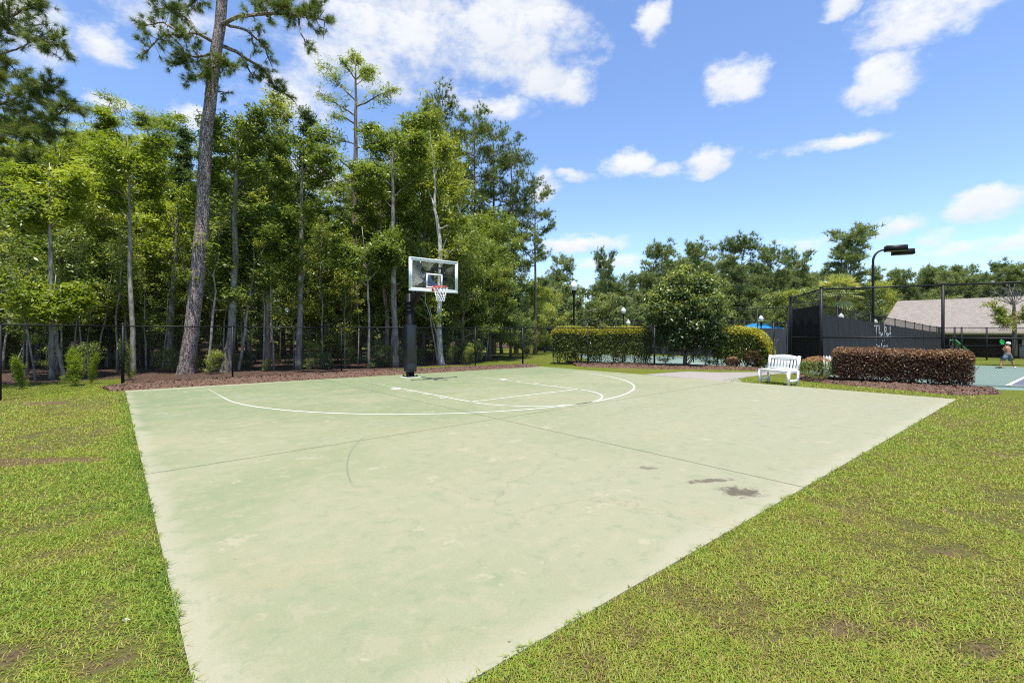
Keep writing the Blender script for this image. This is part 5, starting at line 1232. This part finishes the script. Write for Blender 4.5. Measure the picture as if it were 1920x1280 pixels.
# blue canopy
def canopy():
    d = 52; o = W3(1425, d); r = thing('canopy_tent', 'bright blue canopy tent beyond the rounded hedge', 'canopy', o, math.atan2(RT[1], RT[0]) + .3)
    zp = CAM[2] + (HOR - 604) * d / FOC - o[2]; ze = CAM[2] + (HOR - 621) * d / FOC - o[2]; h = 2.45; bm = plain('blue_cloth', (.012, .22, .52), .7, .3, 0, .12, 3)
    mb = MB(); n = 8; V, F = [], []
    for i in range(n + 1):
        s = i / n; z = zp - (zp - ze) * (s ** 1.15); 
        for x, y in ((-1, -1), (1, -1), (1, 1), (-1, 1)): V.append((x * h * s, y * h * s, z))
    for i in range(n):
        for k in range(4): F.append([4 * i + k, 4 * i + (k + 1) % 4, 4 * i + 4 + (k + 1) % 4, 4 * i + 4 + k])
    a = 4 * n; V += [(x * h * 1.005, y * h * 1.005, ze - .42) for x, y in ((-1, -1), (1, -1), (1, 1), (-1, 1))]
    F += [[a + k, a + (k + 1) % 4, a + 4 + (k + 1) % 4, a + 4 + k] for k in range(4)]
    mb.add(V, F); mb.build('roof', bm, r)
    for x in (-1, 1):
        for y in (-1, 1): mb = MB(); tube(mb, [(x * h * .97, y * h * .97, -.1), (x * h * .97, y * h * .97, ze)], .05, 8); mb.build('leg', MT['black'], r, True)
canopy()
def tennis_net():
    a, b = GT(1262, 674), GT(1405, 672); o = a.copy(); r = thing('tennis_net', 'dark tennis net seen below the bushy tree branches', 'net', o); b = b - o
    for p in (np.zeros(3), b): mb = MB(); tube(mb, [p + [0, 0, -.1], p + [0, 0, 1.0]], .04, 8); mb.build('post', MT['black'], r, True)
    mb = MB(); mesh_panel(mb, (0, 0), b[:2], 0, b[2], .05, .88, .12, .006); mb.build('netting', MT['wire'], r)
    mb = MB(); beam(mb, (0, 0, .91), b + [0, 0, .91], .03, .07); mb.build('tape', MT['white_paint'], r)
tennis_net()

# ------------------------------------------------------------------ tennis player
def player():
    p = GT(1889, 690.5, -.02); r = thing('person', 'shirtless man in grey shorts and white cap, lunging on the right tennis court', 'person', p, math.atan2(RT[1], RT[0]))
    sk = plain('skin', (.42, .205, .115), .55, .4, 0, .12, 5); V, E, RD = [], [], []
    def j(x, y, z, rad, par=None):
        V.append((x, y, z)); RD.append(rad); i = len(V) - 1
        if par is not None: E.append((par, i))
        return i
    pel = j(.0, 0, .78, .135); wa = j(.0, .0, .95, .125, pel); ch = j(.01, .01, 1.12, .155, wa); sh = j(.03, .02, 1.27, .14, ch); nk = j(.08, .04, 1.36, .062, sh); hd = j(.11, .06, 1.45, .082, nk); ht = j(.12, .065, 1.53, .085, hd); j(.125, .065, 1.585, .055, ht)
    j(.20, .10, 1.455, .022, hd)
    hL = j(-.12, 0, .74, .105, pel); kL = j(-.33, .05, .45, .068, hL); aL = j(-.45, -.03, .10, .042, kL); j(-.50, .09, .04, .036, aL)
    hR = j(.12, 0, .74, .105, pel); kR = j(.36, .10, .45, .068, hR); aR = j(.47, .02, .10, .042, kR); j(.58, .10, .04, .036, aR)
    sL = j(-.16, .01, 1.26, .062, sh); eL = j(-.33, -.10, 1.08, .045, sL); wL = j(-.31, -.16, 1.28, .03, eL); pL = j(-.31, -.17, 1.35, .036, wL)
    for k, a in enumerate((-.035, -.012, .012, .035)): q = j(-.31 + a, -.19, 1.40 - .004 * k, .010, pL); j(-.325 + a, -.15, 1.425, .009, q)
    q = j(-.27, -.16, 1.37, .011, pL); j(-.285, -.14, 1.40, .010, q)
    sR = j(.20, .06, 1.25, .062, sh); eR = j(.34, .24, 1.08, .045, sR); wR = j(.30, .44, 1.14, .03, eR); pR = j(.29, .51, 1.16, .036, wR)
    for k, a in enumerate((-.03, -.01, .01, .03)): q = j(.29 + a, .57, 1.17 + .004 * k, .010, pR); j(.29 + a, .61, 1.15, .009, q)
    q = j(.25, .53, 1.18, .011, pR); j(.25, .57, 1.19, .010, q)
    me = bpy.data.meshes.new('person_body'); me.from_pydata(V, E, []); me.materials.append(sk); o = link('body', me, r)
    md = o.modifiers.new('skin', 'SKIN'); md.use_smooth_shade = True
    if not me.skin_vertices: 
        bmod = __import__('bmesh').new(); bmod.from_mesh(me); bmod.verts.layers.skin.verify(); bmod.to_mesh(me); bmod.free()
    for i, x in enumerate(RD): me.skin_vertices[0].data[i].radius = (x, x); me.skin_vertices[0].data[i].use_root = (i == 0)
    ss = o.modifiers.new('smooth', 'SUBSURF'); ss.levels = 1; ss.render_levels = 1
    gs = plain('grey_shorts', (.10, .13, .15), .85); mb = MB()
    tube(mb, [(0, 0, .93), (0, 0, .84), (0, 0, .72)], [.165, .175, .165], 14)
    tube(mb, [(-.09, 0, .78), (-.19, .02, .63), (-.26, .035, .53)], [.135, .13, .135], 12); tube(mb, [(.09, 0, .78), (.20, .03, .63), (.27, .06, .53)], [.135, .13, .135], 12); mb.build('shorts', gs, r, True)
    cp = MT['white_paint']; mb = MB(); lathe(mb, [(.112, 1.49), (.115, 1.54), (.10, 1.59), (.06, 1.625), (.001, 1.635)], 14, (.115, .06, 0)); V2 = [(.12, .00, 1.50), (.28, .06, 1.475), (.30, .13, 1.475), (.20, .18, 1.50)]; mb.add(V2 + [(a, b, c + .015) for a, b, c in V2], BF); mb.build('cap', cp, r, True)
    for (x, y, dx, dy, m_) in ((-.46, 0, -.10, .16, plain('dark_shoe', (.03, .035, .04), .6)), (.49, .03, .16, .12, cp)):
        mb = MB(); d = unit([dx, dy, 0]); tube(mb, [np.array([x, y, .05]) - d * .08, np.array([x, y, .06]), np.array([x, y, .045]) + d * .12, np.array([x, y, .035]) + d * .20], [.045, .056, .048, .03], 10); mb.build('shoe', m_, r, True)
    mb = MB(); tube(mb, [(.075, .03, 1.43), (.085, .03, 1.50)], [.088, .098], 10); mb.build('hair', plain('grey_hair', (.12, .10, .09), .8), r, True)
    # the racket in his hand
    hp = np.array(p) + RT * -.31 + FW * -.17 + np.array([0, 0, 1.38]); k = thing('tennis_racket', 'bright green racket held up behind the lunging man', 'racket', hp, math.atan2(RT[1], RT[0])); gm = plain('racket_green', (.03, .42, .07), .45)
    ax = unit([-.55, -.1, .55]); sx = unit(np.cross(ax, [0, 1, .1])); c = ax * .34; a = np.linspace(0, 2 * pi, 25)
    mb = MB(); tube(mb, [c + ax * .165 * math.cos(t) + sx * .125 * math.sin(t) for t in a], .013, 6, False); tube(mb, [ax * .06, ax * .19], .014, 6); mb.build('frame', gm, k, True)
    mb = MB(); tube(mb, [ax * -.06, ax * .10], .018, 8); mb.build('handle', MT['black'], k, True)
    mb = MB(); mb.poly([c + ax * .16 * math.cos(t) + sx * .12 * math.sin(t) + np.cross(ax, sx) * .005 for t in a[:-1]]); mb.poly([c + ax * .16 * math.cos(t) + sx * .12 * math.sin(t) - np.cross(ax, sx) * .005 for t in a[:-1]][::-1]); mb.build('face', plain('racket_face', (.04, .50, .09), .5), k)
player()

# ------------------------------------------------------------------ grass blades
def grass():
    rng = np.random.default_rng(9); t = NT('grass_blade'); tint = t.attr('tint'); geo = t.N.new('ShaderNodeNewGeometry')
    f = t.math('MULTIPLY_ADD', t.math('SUBTRACT', geo.outputs['Random Per Island'], .5), .58, tint, clamp=True)
    col = t.ramp(f, [(0, (.180, .125, .066)), (.22, (.320, .280, .060)), (.5, (.265, .335, .038)), (.75, (.165, .260, .030)), (1, (.080, .150, .020))])
    d = t.N.new('ShaderNodeBsdfDiffuse'); t.L.new(col, d.inputs[0]); tr = t.N.new('ShaderNodeBsdfTranslucent'); t.L.new(t.mix(1., col, (1.2, 1.2, .6), 'MULTIPLY'), tr.inputs[0])
    m1 = t.N.new('ShaderNodeMixShader'); m1.inputs[0].default_value = .3; t.L.new(d.outputs[0], m1.inputs[1]); t.L.new(tr.outputs[0], m1.inputs[2])
    g = t.N.new('ShaderNodeBsdfGlossy'); g.inputs['Roughness'].default_value = .45; m2 = t.N.new('ShaderNodeMixShader'); m2.inputs[0].default_value = .015; t.L.new(m1.outputs[0], m2.inputs[1]); t.L.new(g.outputs[0], m2.inputs[2]); t.L.new(m2.outputs[0], t.out.inputs[0])
    Vs, Fs, T_, n0 = [], [], [], 0; F4 = []
    fang = math.atan2(FW[1], FW[0]); x0, x1, y0, y1 = -7.20, 7.86, -3.2, 11.33
    for r0, r1, dens, ln, wd in ((.5, 3.2, 17000, .036, .0044), (3.2, 5.5, 11000, .037, .0054), (5.5, 9, 5200, .039, .0075), (9, 14, 2000, .042, .011), (14, 19.5, 600, .046, .017)):
        A = (r1 ** 2 - r0 ** 2) / 2 * R(190); n = int(A * dens)
        rr = np.sqrt(rng.uniform(r0 ** 2, r1 ** 2, n)); a = fang + R(95) * rng.uniform(-1, 1, n); x = CAM[0] + rr * np.cos(a); y = CAM[1] + rr * np.sin(a)
        jit = rng.normal(0, .012, n); xe = 7.80 + (y + 3.66) / 14.98 * .12; ye = 11.32 + (7.92 - x) / 15.2 * .06; jag = .028 * np.clip(vnoise(x * 5 + 3, y * 5, 12) * .6 + vnoise(x * 17, y * 17, 13) * .4 - .42, 0, 1) / .4 * (y > -3); ins = (x > x0) & (x < xe + .004 - jag) & (y > y0) & (y < ye + .004 - jag)
        ins &= (y > -3.6); wood = (y < -2.9) & (x < 8.0)
        ins2 = ins | wood
        # keep off path, beds and tennis court (cells right of the slab)
        rgt = (x < -7.2); dd = (x - CAM[0]) * FW[0] + (y - CAM[1]) * FW[1]; uu = 960 + FOC * ((x - CAM[0]) * RT[0] + (y - CAM[1]) * RT[1]) / np.maximum(dd, .1); 
        off_right = rgt & ((x < -8.55) | ((y < 5.6) & (y > -1)))
        b = bareness(x, y); keep = ~ins2 & ~off_right & (rng.uniform(0, 1, n) > b * .9)
        patch = .3 * vnoise(x * .8 + 50, y * .8, 7) + .35 * vnoise(x * 3.3, y * 3.3, 8) + .35 * vnoise(x * 9, y * 9, 5); keep &= rng.uniform(0, 1, n) < np.clip((patch - .14) * 3.2, .22, 1)
        x, y, patch, b = x[keep], y[keep], patch[keep], b[keep]; n = len(x)
        ed = np.maximum(0, np.maximum(x - 7.86, y - y1)); edge = np.clip(1 - ed / .35, 0, 1) * (x > 7) + .25 * np.clip(1 - ed / .2, 0, 1) * (x <= 7)
        big = vnoise(x * .35 + 9, y * .35, 4); tn = np.clip(.20 + .55 * patch + .35 * (big - .5) + .30 * edge - .45 * b + rng.normal(0, .10, n), 0, 1)
        le = rng.uniform(.55, 1.6, n); dead = rng.uniform(0, 1, n) < .09 + .2 * (patch < .4); tn = np.where(dead, rng.uniform(0, .2, n), tn); le = np.where(dead, rng.uniform(1.2, 1.9, n), le)
        L_ = ln * rng.uniform(.4, 1.25, n) * (1 + .45 * edge) * (.75 + .5 * patch); az = rng.uniform(0, 2 * pi, n)
        dx, dy = np.cos(az), np.sin(az); sx, sy = -dy * wd / 2, dx * wd / 2; z = zt(x) - .016; xe2 = 7.80 + (y + 3.66) / 14.98 * .12; ye2 = 11.32 + (7.92 - x) / 15.2 * .06; z = np.where((x > -7.2) & (x < xe2) & (y > -3) & (y < ye2), -.002, z)
        B = np.c_[x, y, z]; m = B + np.c_[dx * L_ * .30 * le, dy * L_ * .30 * le, L_ * np.clip(.66 - .28 * le, .16, .6)]; tip = B + np.c_[dx * L_ * .95 * le, dy * L_ * .95 * le, L_ * np.clip(.95 - .45 * le, .18, 1)]
        S = np.c_[sx, sy, np.zeros(n)]; V = np.stack([B - S, B + S, m + S * .8, m - S * .8, tip], 1).reshape(-1, 3); k = np.arange(n) * 5 + n0
        Vs.append(V); F4.append(np.stack([k, k + 1, k + 2, k + 3], -1)); Fs.append(np.stack([k + 3, k + 2, k + 4], -1)); T_.append(np.repeat(tn, 5)); n0 += 5 * n
    mb = MB(); V = np.concatenate(Vs); mb.v.append(V); mb.n = len(V); mb.f[4] = F4; mb.f[3] = Fs
    o = mb.build('grass', t.m); tag(o, 'short patchy yellow-green lawn grass around the court', 'grass', kind='stuff')
    at = o.data.attributes.new('tint', 'FLOAT', 'POINT'); at.data.foreach_set('value', np.concatenate(T_).astype(np.float32))
grass()
def bits():
    p = G(234, 1169, -.03); r = MB(); rng = np.random.default_rng(2); C = rng.normal(0, .007, (16, 3)) * [1, 1, .5] + [0, 0, .022]; leaves(r, C, .018, .007, rng, .8)
    o = r.build('crumpled_paper', plain('white_scrap', (.72, .71, .68), .8), None, False, p); tag(o, 'small white scrap lying in the grass at the left', 'litter')
    lm = plain('dry_leaf', (.16, .095, .045), .8)
    for u, v in ((1307, 1027), (1179, 1099)):
        mb = MB(); leaves(mb, np.array([[0, 0, .003], [.008, .006, .004]]), .034, .010, rng, 9.0); o = mb.build('dry_leaf', lm, None, False, G(u, v)); tag(o, ['dry brown leaf on the front slab edge, right of two', 'dry brown leaf on the front slab edge, left of two'][u < 1200], 'leaf', 'fallen leaves on the slab edge')
bits()
